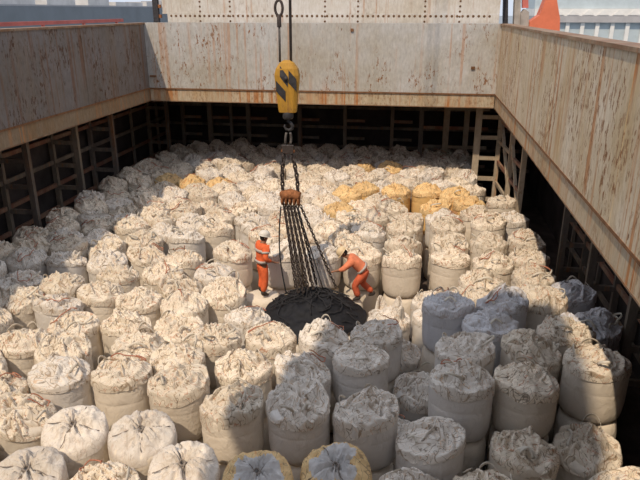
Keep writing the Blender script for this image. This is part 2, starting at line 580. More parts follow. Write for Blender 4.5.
# ------------------------------------------------------------------ bulk bags
def ridged(p, octs, seed):
    s = 0.0
    q = p + Vector((seed * 7.13, seed * 3.7, seed * 1.9))
    wv = noise.noise_vector(q * 1.7) * 0.35
    q = q + wv
    for f, a in octs:
        s += a * (1.0 - min(1.0, abs(noise.noise(q * f)) * 2.4))
    return s


BH = 1.12        # height of a bag to its shoulder
RLIM = 0.552     # nothing of a bag stands out further than this


SLOPE = (0.03, 0.12, 0.21)     # how much the top of a slumped bag leans


def body_mesh(name, seed, mat, slope=0.0, plain=False):
    """filled sack: rounded foot, bulging belly cinched by a seam, shoulder drawn in, folds that run down from the top"""
    nt, nz = (44, 24) if not plain else (20, 9)
    prof = [(0.0, 0.42), (0.02, 0.475), (0.07, 0.515), (0.16, 0.537), (0.28, 0.546), (0.42, 0.549), (0.505, 0.546), (0.525, 0.540), (0.545, 0.546),
            (0.62, 0.549), (0.70, 0.548), (0.77, 0.540), (0.82, 0.52), (0.845, 0.48), (0.855, 0.40), (0.86, 0.25), (0.86, 0.10)]
    if plain:
        prof = [(0.0, 0.42), (0.05, 0.50), (0.2, 0.535), (0.45, 0.54), (0.7, 0.535), (0.9, 0.51), (0.97, 0.45), (1.0, 0.3), (1.0, 0.1)]
    vs = []
    ph = seed * 1.3
    hs = [random.Random(seed * 17 + k).uniform(-1, 1) for k in range(6)]
    rows = []
    for i in range(nz):
        t = i / (nz - 1) * (len(prof) - 1)
        j = min(int(t), len(prof) - 2)
        a = t - j
        rows.append((prof[j][0] * (1 - a) + prof[j + 1][0] * a, prof[j][1] * (1 - a) + prof[j + 1][1] * a))
    for z, r in rows:
        for k in range(nt):
            th = 2 * PI * k / nt
            rr = r * (1 + 0.012 * math.cos(4 * th + ph) + 0.016 * hs[0] * math.cos(2 * th + hs[1] * 3) + 0.012 * hs[2] * math.cos(3 * th))
            p = Vector((math.cos(th), math.sin(th), z * 1.2))
            if not plain:
                fold = max(0, z - 0.45) / 0.55
                rr += 0.022 * fold * (ridged(Vector((p.x * 2.2, p.y * 2.2, z * 0.7)), ((1.3, 0.6), (2.9, 0.4)), seed) - 0.6)
                rr += 0.014 * noise.noise(p * 1.6 + Vector((seed, 0, 0)))
                rr += 0.008 * (ridged(Vector((p.x, p.y, z * 3)), ((2.2, 1.0),), seed + 3) - 0.5)
            rr = min(rr, RLIM)
            x = rr * math.cos(th)
            zz = z * BH
            if not plain and z > 0.9:
                zz += 0.03 * noise.noise(Vector((x * 3, rr * math.sin(th) * 3, seed)))
            zz += slope * x * max(0.0, z) ** 2
            vs.append((x, rr * math.sin(th), max(0.0, zz)))
    m = MB()
    fs = []
    for i in range(nz - 1):
        for k in range(nt):
            fs.append((i * nt + k, i * nt + (k + 1) % nt, (i + 1) * nt + (k + 1) % nt, (i + 1) * nt + k))
    fs.append(tuple(reversed(range(nt))))
    fs.append(tuple((nz - 1) * nt + k for k in range(nt)))
    m.add(vs, fs)
    return m.mesh(name, mat, True)


RTOP = 0.568     # loose cloth may spill a little wider
ZSH = 0.865      # shoulder of a bag, as a share of BH


def crumple_mesh(name, seed, mat, dome=0.1, amp=0.12, skirt=0.08, flaps=10, rmax=0.54, slope=0.0):
    """the loose neck cloth of a bag, crushed into ridges and hollows, with folds lying over it and a ruffled skirt"""
    rd = random.Random(seed * 31 + 5)
    nt, nr = 108, 36
    px, py = rd.uniform(-0.2, 0.2), rd.uniform(-0.2, 0.2)
    sw = rd.uniform(-2.5, 2.5)
    an0 = rd.uniform(0, PI)
    ca, sa = math.cos(an0), math.sin(an0)
    z0 = BH * ZSH

    def crush(x, y):
        dx, dy = x - px, y - py
        d = math.hypot(dx, dy)
        q = sw * d
        cx, cy = dx * math.cos(q) - dy * math.sin(q), dx * math.sin(q) + dy * math.cos(q)
        ax, ay = cx * ca + cy * sa, (-cx * sa + cy * ca) * 0.4       # folds run longer one way
        a = ridged(Vector((ax, ay, 0.2)), ((2.0, 0.45), (4.4, 0.55)), seed)
        b = ridged(Vector((cx * 0.6, cy, 0.7)), ((4.6, 0.65), (8.5, 0.35)), seed + 11)
        return amp * (a - 0.45) + 0.055 * (b - 0.5)

    def top(x, y, edge):
        r = math.hypot(x, y) / edge
        d = math.hypot(x - px, y - py) / 0.5
        fall = max(0.0, 1 - r ** 4)
        return z0 + 0.06 + dome * (0.55 * math.exp(-d * d * 1.9) + 0.45 * (1 - r * r)) * fall + crush(x, y) * (0.55 + 0.45 * fall) - 0.05 * r ** 3
    vs = []
    for i in range(nr):
        q = (i + 0.35) / (nr - 1 + 0.35)
        for k in range(nt):
            th = 2 * PI * k / nt
            edge = rmax * (1 + 0.03 * math.sin(3 * th + seed) + 0.04 * noise.noise(Vector((math.cos(th) * 2, math.sin(th) * 2, seed))))
            if q < 0.82:
                r = q / 0.82 * edge
                x, y = r * math.cos(th), r * math.sin(th)
                z = top(x, y, edge)
                j = noise.noise_vector(Vector((x * 7, y * 7, seed))) * 0.03
                x += j.x; y += j.y
            else:
                s = (q - 0.82) / 0.18
                fr = ridged(Vector((math.cos(th) * 1.8, math.sin(th) * 1.8, s * 0.4)), ((2.6, 0.6), (6.0, 0.4)), seed + 5)
                r = edge + 0.025 * math.sin(s * PI * 0.5) + 0.05 * (fr - 0.4) * (0.4 + 0.6 * s)
                r = max(r, 0.54)
                x, y = r * math.cos(th), r * math.sin(th)
                drop = skirt * (0.8 + 1.1 * noise.noise(Vector((math.cos(th) * 1.3, math.sin(th) * 1.3, seed * 2.0))))
                ze = top(edge * math.cos(th), edge * math.sin(th), edge)
                z = ze + (z0 - 0.10 - max(0.0, drop) - ze) * s
            rq = math.hypot(x, y)
            if rq > RTOP:
                x *= RTOP / rq; y *= RTOP / rq
            vs.append((x, y, z))
    m = MB()
    fs = []
    for i in range(nr - 1):
        for k in range(nt):
            fs.append((i * nt + k, i * nt + (k + 1) % nt, (i + 1) * nt + (k + 1) % nt, (i + 1) * nt + k))
    fs.append(tuple(range(nt)))
    m.add(vs, fs)
    # pleats and folds of cloth crushed over the top
    for q in range(flaps):
        a0 = rd.uniform(0, 2 * PI)
        r0 = rd.uniform(0.02, 0.40)
        dr = a0 + rd.choice((rd.uniform(-0.6, 0.6), PI / 2 + rd.uniform(-0.6, 0.6)))
        ln = rd.uniform(0.25, 0.6)
        wd = rd.uniform(0.05, 0.13)
        hp = rd.uniform(0.05, 0.13)
        lean = rd.uniform(-0.7, 0.7)
        cu = rd.uniform(-2.0, 2.0)
        cx, cy = r0 * math.cos(a0), r0 * math.sin(a0)
        N, K = 16, 7
        g = []
        for i in range(N):
            t = i / (N - 1) - 0.5
            an = dr + cu * t
            x = cx + math.cos(dr + cu * t * 0.5) * ln * t
            y = cy + math.sin(dr + cu * t * 0.5) * ln * t
            tap = math.cos(t * PI) ** 0.6
            for j in range(K):
                s = (j / (K - 1) - 0.5) * 2
                hump = 1 - s * s
                off = s * wd * 0.5 + lean * hump * hp * 0.8
                xx, yy = x - math.sin(an) * off, y + math.cos(an) * off
                rq = math.hypot(xx, yy)
                if rq > 0.545:
                    xx *= 0.545 / rq; yy *= 0.545 / rq
                rn_ = min(rq, 0.545) / 0.56
                zz = top(xx, yy, rmax) * 0.4 + 0.6 * (z0 + 0.06 + dome * (0.55 * math.exp(-((math.hypot(xx - px, yy - py) / 0.5) ** 2) * 1.9) + 0.45 * (1 - rn_ ** 2)) * (1 - rn_ ** 4) - 0.05 * rn_ ** 3)
                zz += hump * hp * tap * (1 + 0.5 * noise.noise(Vector((t * 7, q, seed)))) - 0.035 * (1 - hump)
                g.append((xx, yy, zz))
        ff = [(i * K + j, i * K + j + 1, (i + 1) * K + j + 1, (i + 1) * K + j) for i in range(N - 1) for j in range(K - 1)]
        m.add(g, ff)
    m.v = [(x, y, z + slope * x) for x, y, z in m.v]
    return m.mesh(name, mat, True)


def tied_mesh(name, seed, mats, two=False, slope=0.21):
    """flat top drawn to a knot in the middle: four puffed quarters between the tie lines, puckered rim"""
    rd = random.Random(seed * 13 + 1)
    nt, nr = 80, 22
    vs = []
    z0 = BH * (ZSH + 0.03)
    a0 = rd.uniform(0, PI)
    for i in range(nr):
        q = (i + 0.3) / (nr - 1 + 0.3)
        for k in range(nt):
            th = 2 * PI * k / nt
            edge = 0.535 * (1 + 0.02 * math.cos(4 * th + a0))
            if q < 0.86:
                r = q / 0.86 * edge
                x, y = r * math.cos(th), r * math.sin(th)
                cr = 0.0
                for c in (0, PI / 2 + rd.uniform(0, 0)):
                    d = abs(-x * math.sin(a0 + c) + y * math.cos(a0 + c))
                    cr += math.exp(-(d / 0.035) ** 2)
                g = ridged(Vector((math.cos(th) * 1.5, math.sin(th) * 1.5, r * 1.2)), ((2.2, 0.6), (4.6, 0.4)), seed)
                lump = noise.noise(Vector((x * 3, y * 3, seed)))
                z = z0 + 0.10 * (1 - (r / edge) ** 2.5) - 0.075 * min(1, cr) * (1 - (r / edge) ** 4) - 0.05 * math.exp(-(r / 0.1) ** 2)
                z += 0.17 * (g - 0.5) * (0.35 + 0.65 * math.exp(-((r - 0.2) / 0.2) ** 2)) + 0.04 * lump
                z -= 0.05 * (r / edge) ** 6
            else:
                s = (q - 0.86) / 0.14
                r = edge + 0.022 * math.sin(s * PI * 0.5)
                x, y = r * math.cos(th), r * math.sin(th)
                z = z0 - 0.05 - s * 0.13
            vs.append((x, y, z))
    m = MB()
    for i in range(nr - 1):
        for k in range(nt):
            q = (i + 0.8) / nr
            mi = 0
            if two:
                wob = 0.55 + 0.25 * noise.noise(Vector((math.cos(2 * PI * k / nt) * 1.6, math.sin(2 * PI * k / nt) * 1.6, seed)))
                mi = 1 if q < wob else 0
            m.f.append((i * nt + k, i * nt + (k + 1) % nt, (i + 1) * nt + (k + 1) % nt, (i + 1) * nt + k))
            m.m.append(mi)
    m.f.append(tuple(range(nt)))
    m.m.append(1 if two else 0)
    m.v = [(x, y, z + slope * x) for x, y, z in vs]
    return m.mesh(name, mats, True), a0


def loop_mesh(name, rd, big=False):
    """a lifting loop of webbing: an arch from shoulder to shoulder, fallen over"""
    a = rd.uniform(0, 2 * PI)
    sp = rd.uniform(0.5, 1.0) if not big else 0.55
    rr = 0.40
    hgt = rd.uniform(0.05, 0.14) if not big else 0.36
    lean = rd.uniform(-0.1, 0.18) if not big else 0.05
    path, nn = [], []
    for i in range(15):
        t = i / 14
        an = a + (t - 0.5) * sp
        r = rr + 0.08 * math.sin(t * 3.1) - lean * math.sin(t * PI)
        path.append((r * math.cos(an), r * math.sin(an), BH * ZSH + (0.13 if not big else 0.0) + hgt * math.sin(t * PI) ** (0.8 if not big else 1.0)))
        nn.append((math.cos(an), math.sin(an), 0.7 + 0.5 * math.sin(t * 7)))
    m = MB()
    m.ribbon(path, 0.045 if not big else [0.07 + 0.2 * (1 - math.sin(i / 14 * PI)) for i in range(15)], nn, 0.008)
    return m.mesh(name, M['loop'] if not big else M['bagtopw'], True)


def cord_mesh(name, rd, mat, cross=None):
    m = MB()
    if cross is None:
        a = rd.uniform(0, 2 * PI)
        x, y = rd.uniform(-0.2, 0.2), rd.uniform(-0.2, 0.2)
        path = []
        for i in range(16):
            t = i / 15
            a += rd.uniform(-0.7, 0.7)
            x += 0.06 * math.cos(a)
            y += 0.06 * math.sin(a)
            rr = math.hypot(x, y)
            if rr > 0.48:
                x *= 0.48 / rr; y *= 0.48 / rr; a += 1.5
            path.append((x, y, BH * ZSH + 0.12 + 0.20 * math.exp(-(rr / 0.35) ** 2) + 0.02 * math.sin(i)))
        m.tube(path, 0.011, 5)
    else:
        for c in (0, PI / 2):
            an = cross + c
            path = []
            for i in range(15):
                s = (i / 14 - 0.5) * 0.92
                w = 0.02 * math.sin(i * 1.1)
                path.append((s * math.cos(an) - w * math.sin(an), s * math.sin(an) + w * math.cos(an),
                             BH * (ZSH + 0.03) + 0.055 - 0.20 * s * s * (1 if abs(s) < 0.4 else 1.2)))
            m.tube(path, 0.008, 5)
        kn = [(0.05 * math.cos(t), 0.05 * math.sin(t), BH * (ZSH + 0.03) + 0.07 + 0.02 * math.sin(3 * t)) for t in [2 * PI * i / 12 for i in range(12)]]
        m.tube(kn, 0.016, 5, closed=True)
    return m.mesh(name, mat, True)


VAR = {}
NM = 12
bodies = {}
for kind, mt in (('w', M['bag']), ('p', M['bagw']), ('g', M['bagshade']), ('y', M['bagy'])):
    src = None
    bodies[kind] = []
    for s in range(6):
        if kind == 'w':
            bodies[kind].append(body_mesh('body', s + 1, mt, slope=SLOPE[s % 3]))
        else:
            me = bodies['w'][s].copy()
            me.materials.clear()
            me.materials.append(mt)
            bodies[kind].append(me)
tops = {'w': [crumple_mesh('crumpled_top', s + 1, M['bagtop'], dome=0.02 + 0.13 * ((s * 7) % 5) / 4, amp=0.17 + 0.045 * (s % 3),
                           skirt=0.03 + 0.04 * (s % 4), flaps=13 + s % 5, slope=SLOPE[s % 3]) for s in range(NM)]}
tops['s'] = [crumple_mesh('drawn_top', 40 + s, M['bagtopw'], dome=0.13, amp=0.11, skirt=0.03, flaps=7, slope=SLOPE[s]) for s in range(3)]
for kind, mt in (('p', M['bagtopw']), ('g', M['bagtopshade']), ('y', M['bagtopy'])):
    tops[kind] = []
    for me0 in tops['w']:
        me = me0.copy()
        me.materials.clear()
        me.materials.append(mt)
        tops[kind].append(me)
tied = [tied_mesh('tied_top', s + 1, [M['bagtied']]) for s in range(4)]
tiedy = [tied_mesh('tied_top', s + 9, [M['bagtopy'], M['liner']], True) for s in range(2)]
rd_ = random.Random(5)
loops = [loop_mesh('lifting_loop', rd_) for _ in range(10)]
ears = [loop_mesh('lifting_loop', rd_, True) for _ in range(4)]
cords = [cord_mesh('tie_cord', rd_, M['cord']) for _ in range(6)]
cordx = [cord_mesh('tie_cord', rd_, M['cordd'], a) for _, a in tied]
cordxy = [cord_mesh('tie_cord', rd_, M['cordd'], a) for _, a in tiedy]
plain_me = body_mesh('lower_bag', 3, M['bag'], plain=True)

# photo point of the top, level of the top above z = 0, look, extra
# looks: w crumpled off-white, p crumpled whiter, g off-white with shade painted in as grey, y yellow, t flat tied, Y yellow tied, s smooth drawn top, e white with raised loops
HAND = [
    (28, 458, 0.0, 't'), (100, 470, -0.1, 'w'), (64, 419, 0.05, 't'), (137, 425, 0.05, 't'), (182, 455, 0.0, 't'), (10, 402, 0.0, 'w'),
    (42, 368, 0.2, 's'), (4, 372, 0.0, 'w'), (60, 341, 0.1, 'w'), (14, 326, 0.0, 'w'), (114, 358, 0.2, 'w'), (178, 362, 0.25, 'w'),
    (70, 313, 0.0, 'w'), (104, 318, 0.0, 'w'), (143, 327, 0.0, 'w'), (215, 326, 0.1, 'w'), (178, 318, 0.0, 'w'),
    (255, 464, 0.0, 'Y'), (340, 460, 0.0, 'Y'), (431, 466, -0.2, 'p'), (505, 467, -0.3, 'w'), (600, 462, -0.4, 'w'), (566, 446, -0.45, 'w'),
    (231, 390, 0.15, 'w'), (306, 390, 0.2, 'p'), (366, 394, 0.15, 'p'), (360, 356, 0.1, 'p'), (254, 355, 0.1, 'w'), (310, 358, 0.0, 'p'),
    (273, 328, 0.0, 'w'), (318, 327, 0.0, 'p'), (368, 327, 0.0, 'p'), (246, 303, -0.25, 'p'),
    (449, 418, 0.0, 's'), (526, 433, -0.2, 'w'), (455, 366, 0.5, 'p'), (460, 338, 0.55, 'p'), (522, 372, 0.45, 'w'), (590, 350, 0.6, 'w'),
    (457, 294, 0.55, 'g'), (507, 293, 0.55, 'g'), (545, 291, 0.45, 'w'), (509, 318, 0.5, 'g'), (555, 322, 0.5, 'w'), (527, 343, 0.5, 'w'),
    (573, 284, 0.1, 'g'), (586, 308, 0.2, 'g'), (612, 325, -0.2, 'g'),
    (402, 308, -0.85, 'e'), (421, 306, -0.85, 'e'), (426, 292, -0.9, 'p'), (404, 345, -0.9, 'p'), (411, 378, -0.9, 'p'), (408, 430, -1.0, 'p'),
    (400, 252, 0.0, 'w'), (450, 252, 0.0, 'w'), (491, 254, 0.0, 'w'), (363, 248, 0.0, 'w'), (450, 236, 0.0, 'w'), (448, 219, 0.1, 'w'), (490, 236, 0.05, 'w'),
    (489, 214, 0.2, 'w'), (528, 234, 0.0, 'w'), (530, 250, 0.0, 'w'), (535, 268, 0.0, 'w'), (404, 236, 0.0, 'w'), (404, 220, 0.0, 'w'),
    (284, 244, -0.05, 's'), (327, 247, -0.05, 's'), (226, 270, 0.0, 'p'), (238, 246, 0.0, 'w'),
    (182, 229, 0.05, 's'), (145, 231, 0.05, 'w'), (216, 221, 0.05, 'w'), (139, 248, 0.0, 'w'), (180, 252, 0.0, 'w'), (121, 266, 0.0, 'w'), (155, 268, 0.0, 'w'), (194, 271, 0.0, 'w'),
    (139, 289, 0.0, 'w'), (184, 292, 0.0, 'w'), (222, 290, 0.0, 'w'),
    (51, 251, 0.0, 'p'), (88, 256, 0.0, 'p'), (15, 251, 0.0, 'p'), (18, 275, 0.0, 'p'), (58, 278, 0.05, 'w'), (98, 283, 0.0, 'w'),
    (327, 203, 0.1, 'y'), (338, 188, 0.1, 'y'), (366, 183, 0.1, 'y'), (392, 186, 0.1, 'y'), (424, 185, 0.1, 'y'), (455, 188, 0.15, 'y'), (466, 199, 0.1, 'y'), (440, 200, 0.0, 'y'),
    (178, 175, 0.0, 'y'), (200, 176, 0.05, 'y'), (220, 178, 0.0, 'y'), (233, 158, 0.2, 'w'), (206, 168, 0.2, 'p'), (262, 168, 0.1, 'p'),
    (385, 164, 0.0, 'y'), (362, 162, 0.0, 'y'), (430, 168, 0.2, 'p'), (400, 170, 0.0, 'p'),
]
ASP = 0.91         # bags stand squeezed a little along the hold


def bdist(xx, yy, b):
    return math.hypot(xx - b[0], (yy - b[1]) / ASP)


bags = []          # x, y, level, look, hand
for (u, v, lv, k) in HAND:
    p = at_z(u, v, lv + 0.06)
    bags.append([p.x, p.y, lv, k, 1])
PIT = (-3.65, -0.75, 12.2, 15.7)    # the hollow with the net and the two workers


def in_pit(x, y, m=0.0):
    return PIT[0] - m < x < PIT[1] + m and PIT[2] - m < y < PIT[3] + m


rg = random.Random(3)
row = 0
y = 5.3
while y < 29.2:
    x = -11.15 + (0.545 if row % 2 else 0)
    xm = 3.75 if y < 16 else 3.35
    while x < xm:
        if y > 21 and x > 2.2:
            break
        xx = x + rg.uniform(-0.12, 0.12)
        yy = y + rg.uniform(-0.14, 0.14)
        d = min(bdist(xx, yy, b) for b in bags)
        gutter = -0.7 < xx < 0.75 and 8.9 < yy < 15.0     # the sunken gap beside the net
        if d > 0.80 and not in_pit(xx, yy, 0.25) and not gutter:
            lv = rg.uniform(-0.11, 0.11)
            if y > 26:
                lv -= 0.05
            bags.append([xx, yy, lv, rg.choice('wwwwwwwpps') if y < 26 else rg.choice('wwwp'), 0])
        x += 1.09
    y += 0.87
    row += 1
# low bags that floor the hollow
for (xx, yy) in ((-2.55, 12.5), (-1.45, 12.5), (-3.7, 13.6), (-2.6, 13.58), (-1.5, 13.58), (-3.8, 14.68), (-2.7, 14.66), (-1.6, 14.66)):
    bags = [b for b in bags if b[4] == 1 or math.hypot(xx - b[0], yy - b[1]) > 0.8]
    bags.append([xx, yy, -1.1, 'f', 2])
# let the bags push each other apart until they only touch
MIND = 1.095
for it in range(420):
    for i in range(len(bags)):
        a = bags[i]
        for j in range(i):
            b = bags[j]
            dx = a[0] - b[0]
            if abs(dx) > MIND:
                continue
            dy = a[1] - b[1]
            d2 = dx * dx + dy * dy / (ASP * ASP)
            if d2 < MIND * MIND:
                d = math.sqrt(d2) or 0.01
                ov = (MIND - d) * 0.5
                wa = (0.5, 0.75, 1.0)[max(0, b[4] - a[4])] if b[4] >= a[4] else (0.5, 0.25, 0.0)[a[4] - b[4]]
                if a[4] == 2 and b[4] == 2:
                    continue
                if b[4] == 2:
                    wa = 1.0
                if a[4] == 2:
                    wa = 0.0
                a[0] += dx / d * ov * 2 * wa * 0.8; a[1] += dy / d * ov * 2 * wa * 0.8
                b[0] -= dx / d * ov * 2 * (1 - wa) * 0.8; b[1] -= dy / d * ov * 2 * (1 - wa) * 0.8
    for a in bags:
        if a[4] == 2:
            continue
        a[0] = min(max(a[0], -11.05), 4.05)
        a[1] = min(a[1], 28.9)
        if a[3] != 'f' and a[2] > -0.8 and in_pit(a[0], a[1], 0.3) and not a[4]:
            a[0] += 0.05 if a[0] > (PIT[0] + PIT[1]) / 2 else -0.05
kept = []
for a in sorted(bags, key=lambda b: -b[4]):
    if all(bdist(a[0], a[1], b) > 1.075 for b in kept):
        kept.append(a)
print('bags', len(kept), 'of', len(bags))

LOOK = {'w': 'off-white bulk bag, {}crumpled neck', 'p': 'whitish bulk bag, {}crushed top', 'g': 'shade-painted off-white bulk bag, {}folded top',
        'y': 'yellow bulk bag, {}crushed top', 't': 'off-white bulk bag with flat cross-tied top', 'Y': 'yellow-rimmed bulk bag with grey cross-tied lid',
        's': 'smooth pale bulk bag, drawn-in top', 'e': 'white bulk bag with upright lifting loops', 'f': 'low bulk bag'}


def zone(x, y, lv):
    if lv < -0.7:
        return 'sunk beside the black net'
    if y > 25.2:
        return 'in dark rows under the far deck'
    if x < -8.6:
        return 'in shade under the grey coaming' if y < 17 else 'in shade by the far side frames'
    if x > 2.75 and y < 15:
        return 'in the dark strip under ochre wall'
    if lv > 0.4 and y < 14:
        return 'on the raised block by ochre wall'
    if y < 8.3:
        return 'in the foremost row toward grey wall' if x < -3.3 else ('in the row of yellow-rimmed bags' if x < 0.2 else 'in the foremost row toward ochre wall')
    if y < 12.2 and x > -3.9:
        return 'in front of the black net'
    if y < 12.2:
        return 'before the standing worker, toward grey wall' if x < -6 else 'before the standing worker'
    if y < 16.3 and x < -3.6:
        return 'level with the standing worker'
    if y < 16.5:
        return 'level with the bending worker'
    if y < 20.5:
        return 'in sunlit rows behind the standing worker' if x < -3.6 else ('in sunlit rows behind the bending worker' if x < 0.5 else 'in sunlit rows toward the ladder tower')
    return 'in sunlit rows before the far coaming' if x < -4 else 'in sunlit rows around the yellow bags'


def lean(o, cls):
    """turn a strap or cord to lie on the sloping top"""
    piv = Vector((0, 0, BH * ZSH))
    a = -math.atan(SLOPE[cls])
    o.rotation_euler = (0, a, 0)
    o.location = piv - Matrix.Rotation(a, 3, 'Y') @ piv
    return o


rb = random.Random(21)
kept.sort(key=lambda b: math.hypot(b[0], b[1]))
far_bags = []
for num, (x, y, lv, k, hand) in enumerate(kept):
    qt = rb.randrange(4)
    if k in 'tY':
        qt = 1
    rz = qt * PI / 2 + rb.uniform(-0.13, 0.13)
    sz = rb.uniform(0.97, 1.06)
    sx = rb.uniform(0.935, 0.953)
    z = lv - BH * sz
    if lv < -0.7:
        sz = (lv - FLOOR) / BH
        z = FLOOR
    cls = 2 if k in 'tY' else rb.randrange(3)
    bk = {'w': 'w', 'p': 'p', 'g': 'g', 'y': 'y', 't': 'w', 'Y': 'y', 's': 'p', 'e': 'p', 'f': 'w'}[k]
    if num >= 300:
        far_bags.append((x, y, z, rz, sx, sz, bodies[bk][cls], tops['w'][cls + 3 * rb.randrange(NM // 3)]))
    if num >= 300:
        continue
    if k == 'f':
        me = plain_me
        z = FLOOR
        sz = (-1.12 - FLOOR) / BH
    else:
        me = bodies[bk][cls + 3 * rb.randrange(2)]
    o = link('bulk_bag', me, None, (x, y, z))
    tl = 0.006 if lv > -0.7 else 0.0
    o.rotation_euler = (rb.uniform(-tl, tl), rb.uniform(-tl, tl), rz)
    ax_, ay_ = (sx, sx * ASP) if qt % 2 == 0 else (sx * ASP, sx)
    o.scale = (ax_, ay_, sz)
    near = y < 19
    has_cord = k in 'wpgy' and rb.random() < (0.5 if near else 0.35)
    tv = rb.randrange(NM // 3)
    dm = ((cls + 3 * tv) * 7) % 5
    lab = LOOK[k].format('high ' if dm == 4 else ('low ' if dm == 0 else ''))
    if k in 'wp' and cls == 2 and y < 20:
        lab = 'slumped ' + lab
    lab += (', red cord,' if has_cord and y < 14 else (',' if k in 'wpgys' else ''))
    lab += ' ' + zone(x, y, lv)
    if k == 'f':
        lab = 'low off-white bulk bag lying under the black net'
    tag(o, lab, 'bulk bag', 'bulk bags: ' + lab)
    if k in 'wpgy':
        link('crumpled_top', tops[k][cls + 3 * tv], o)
        nl = rb.choice((1, 2, 2, 3)) if near else rb.choice((0, 1))
        for q in rb.sample(range(len(loops)), nl):
            lean(link('lifting_loop', loops[q], o), cls)
        if has_cord:
            lean(link('tie_cord', rb.choice(cords), o), cls)
    elif k == 't':
        q = rb.randrange(len(tied))
        link('tied_top', tied[q][0], o)
        lean(link('tie_cord', cordx[q], o), cls)
    elif k == 'Y':
        q = rb.randrange(len(tiedy))
        link('tied_top', tiedy[q][0], o)
        lean(link('tie_cord', cordxy[q], o), cls)
    elif k == 's':
        link('drawn_top', tops['s'][cls], o)
        lean(link('lifting_loop', rb.choice(loops), o), cls)
    elif k == 'e':
        link('drawn_top', tops['s'][cls], o)
        for q in rb.sample(range(4), 3):
            lean(link('lifting_loop', ears[q], o), cls)
    # the bag underneath that carries it
    if z > FLOOR + 0.05:
        n = 1 if z - FLOOR < 1.45 else 2
        hh = (z - FLOOR) / n
        for q in range(n):
            lo = link('lower_bulk_bag', plain_me, None, (x, y, FLOOR + q * hh))
            lo.rotation_euler = (0, 0, rz)
            lo.scale = (ax_ * 0.985, ay_ * 0.985, (hh - 0.012) / BH)
            tag(lo, 'buried off-white bulk bag of the lower tiers under the top bags', 'bulk bag', 'bulk bags of the lower tiers')

if far_bags:
    # the smallest, farthest bags beyond the first three hundred, as one piece
    m = MB()
    for (x, y, z, rz, sx, sz, bm_, tm_) in far_bags:
        for me in (plain_me, bm_, tm_):
            mx = Matrix.Translation((x, y, z if me is not plain_me else FLOOR)) @ Matrix.Rotation(rz, 4, 'Z') @ Matrix.Diagonal((sx * 0.93, sx * 0.93, sz if me is not plain_me else (z - FLOOR - 0.012) / BH, 1))
            m.add([mx @ v.co for v in me.vertices], [tuple(p.vertices) for p in me.polygons], 1 if me is tm_ else 0)
    o = obj('far_bulk_bags', m, [M['bag'], M['bagtop']], None, True)
    o['kind'] = 'stuff'
    o['label'] = 'crowd of bulk bags in the darkest rows against the far bulkhead'
    o['category'] = 'bulk bags'

# ------------------------------------------------------------------ black net in the hollow
NETZ = -1.0
n1 = at_z(256, 292, NETZ); n2 = at_z(372, 312, NETZ); n3 = at_z(310, 283, NETZ)
NCX, NCY = -2.26, 13.52
NRX, NRY = 1.27, 1.33


def net_h(x, y):
    dx, dy = (x - NCX) / NRX, (y - NCY) / NRY
    d = math.sqrt(dx * dx + dy * dy)
    h = 0.42 * max(0, 1 - d * d) + 0.20 * ridged(Vector((x, y, 0)), ((1.1, 0.6), (2.4, 0.4)), 4) * max(0.15, 1 - d)
    return NETZ - 0.03 + h


net = empty('cargo_net', (NCX, NCY, NETZ))
m = MB()
N = 46
for i in range(N):
    r = i / (N - 1)
    for k in range(64):
        th = 2 * PI * k / 64
        e = 1 + 0.04 * math.sin(3 * th + 1) + 0.06 * noise.noise(Vector((math.cos(th) * 2, math.sin(th) * 2, 3)))
        x = NCX + NRX * e * r * math.cos(th)
        y = NCY + NRY * e * r * math.sin(th)
        m.v.append((x - NCX, y - NCY, net_h(x, y) - NETZ + 0.05 * noise.noise(Vector((x * 5, y * 5, 1))) - (0.06 if i == N - 1 else 0)))
for i in range(N - 1):
    for k in range(64):
        m.f.append((i * 64 + k, i * 64 + (k + 1) % 64, (i + 1) * 64 + (k + 1) % 64, (i + 1) * 64 + k))
        m.m.append(0)
obj('net_sheet', m, M['black'], net, True)
rn = random.Random(8)
m = MB()
for q in range(60):
    a = rn.uniform(0, 2 * PI)
    r = rn.uniform(0, 0.85)
    x, y = NCX + NRX * r * math.cos(a), NCY + NRY * r * math.sin(a)
    hd = rn.choice((0.5, 2.1)) + rn.uniform(-0.5, 0.5)
    path = []
    for i in range(12):
        path.append((x - NCX, y - NCY, net_h(x, y) - NETZ + 0.04 + rn.uniform(0, 0.03)))
        x += 0.09 * math.cos(hd); y += 0.09 * math.sin(hd)
        hd += rn.uniform(-0.5, 0.5)
        if ((x - NCX) / NRX) ** 2 + ((y - NCY) / NRY) ** 2 > 0.85:
            break
    if len(path) > 3:
        m.tube(path, rn.uniform(0.010, 0.018), 5)
o = obj('net_rope', m, M['rope'], net, True)
o['kind'] = 'stuff'
tag(net, 'heap of black netting lying slack in the hollow between the two workers', 'cargo net')

# ------------------------------------------------------------------ hook block, wires, chains
HY = 14.3
P = lambda u, v, y=HY: at_y(u, v, y)
top = P(287, 60); bot = P(287, 112)
hx = top.x
hb = empty('hook_block', (hx, HY, bot.z))
H = top.z - bot.z
prof = [(0.27, 0.0), (0.285, 0.05), (0.32, 0.30), (0.375, 0.62), (0.385, 0.72), (0.34, 0.84), (0.22, 0.95), (0.10, 1.0)]
hw = (P(299, 85).x - P(275, 85).x) / 2
m = MB()
vs = []
for r, t in prof:
    w = r / 0.385 * hw
    dth = w * 0.55
    z = t * H
    for cx, cy in ((-1, -0.6), (-0.7, -1), (0.7, -1), (1, -0.6), (1, 0.6), (0.7, 1), (-0.7, 1), (-1, 0.6)):
        vs.append((cx * w, cy * dth, z))
fs = []
for i in range(len(prof) - 1):
    for k in range(8):
        fs.append((i * 8 + k, i * 8 + (k + 1) % 8, (i + 1) * 8 + (k + 1) % 8, (i + 1) * 8 + k))
fs += [tuple(reversed(range(8))), tuple((len(prof) - 1) * 8 + k for k in range(8))]
m.add(vs, fs)
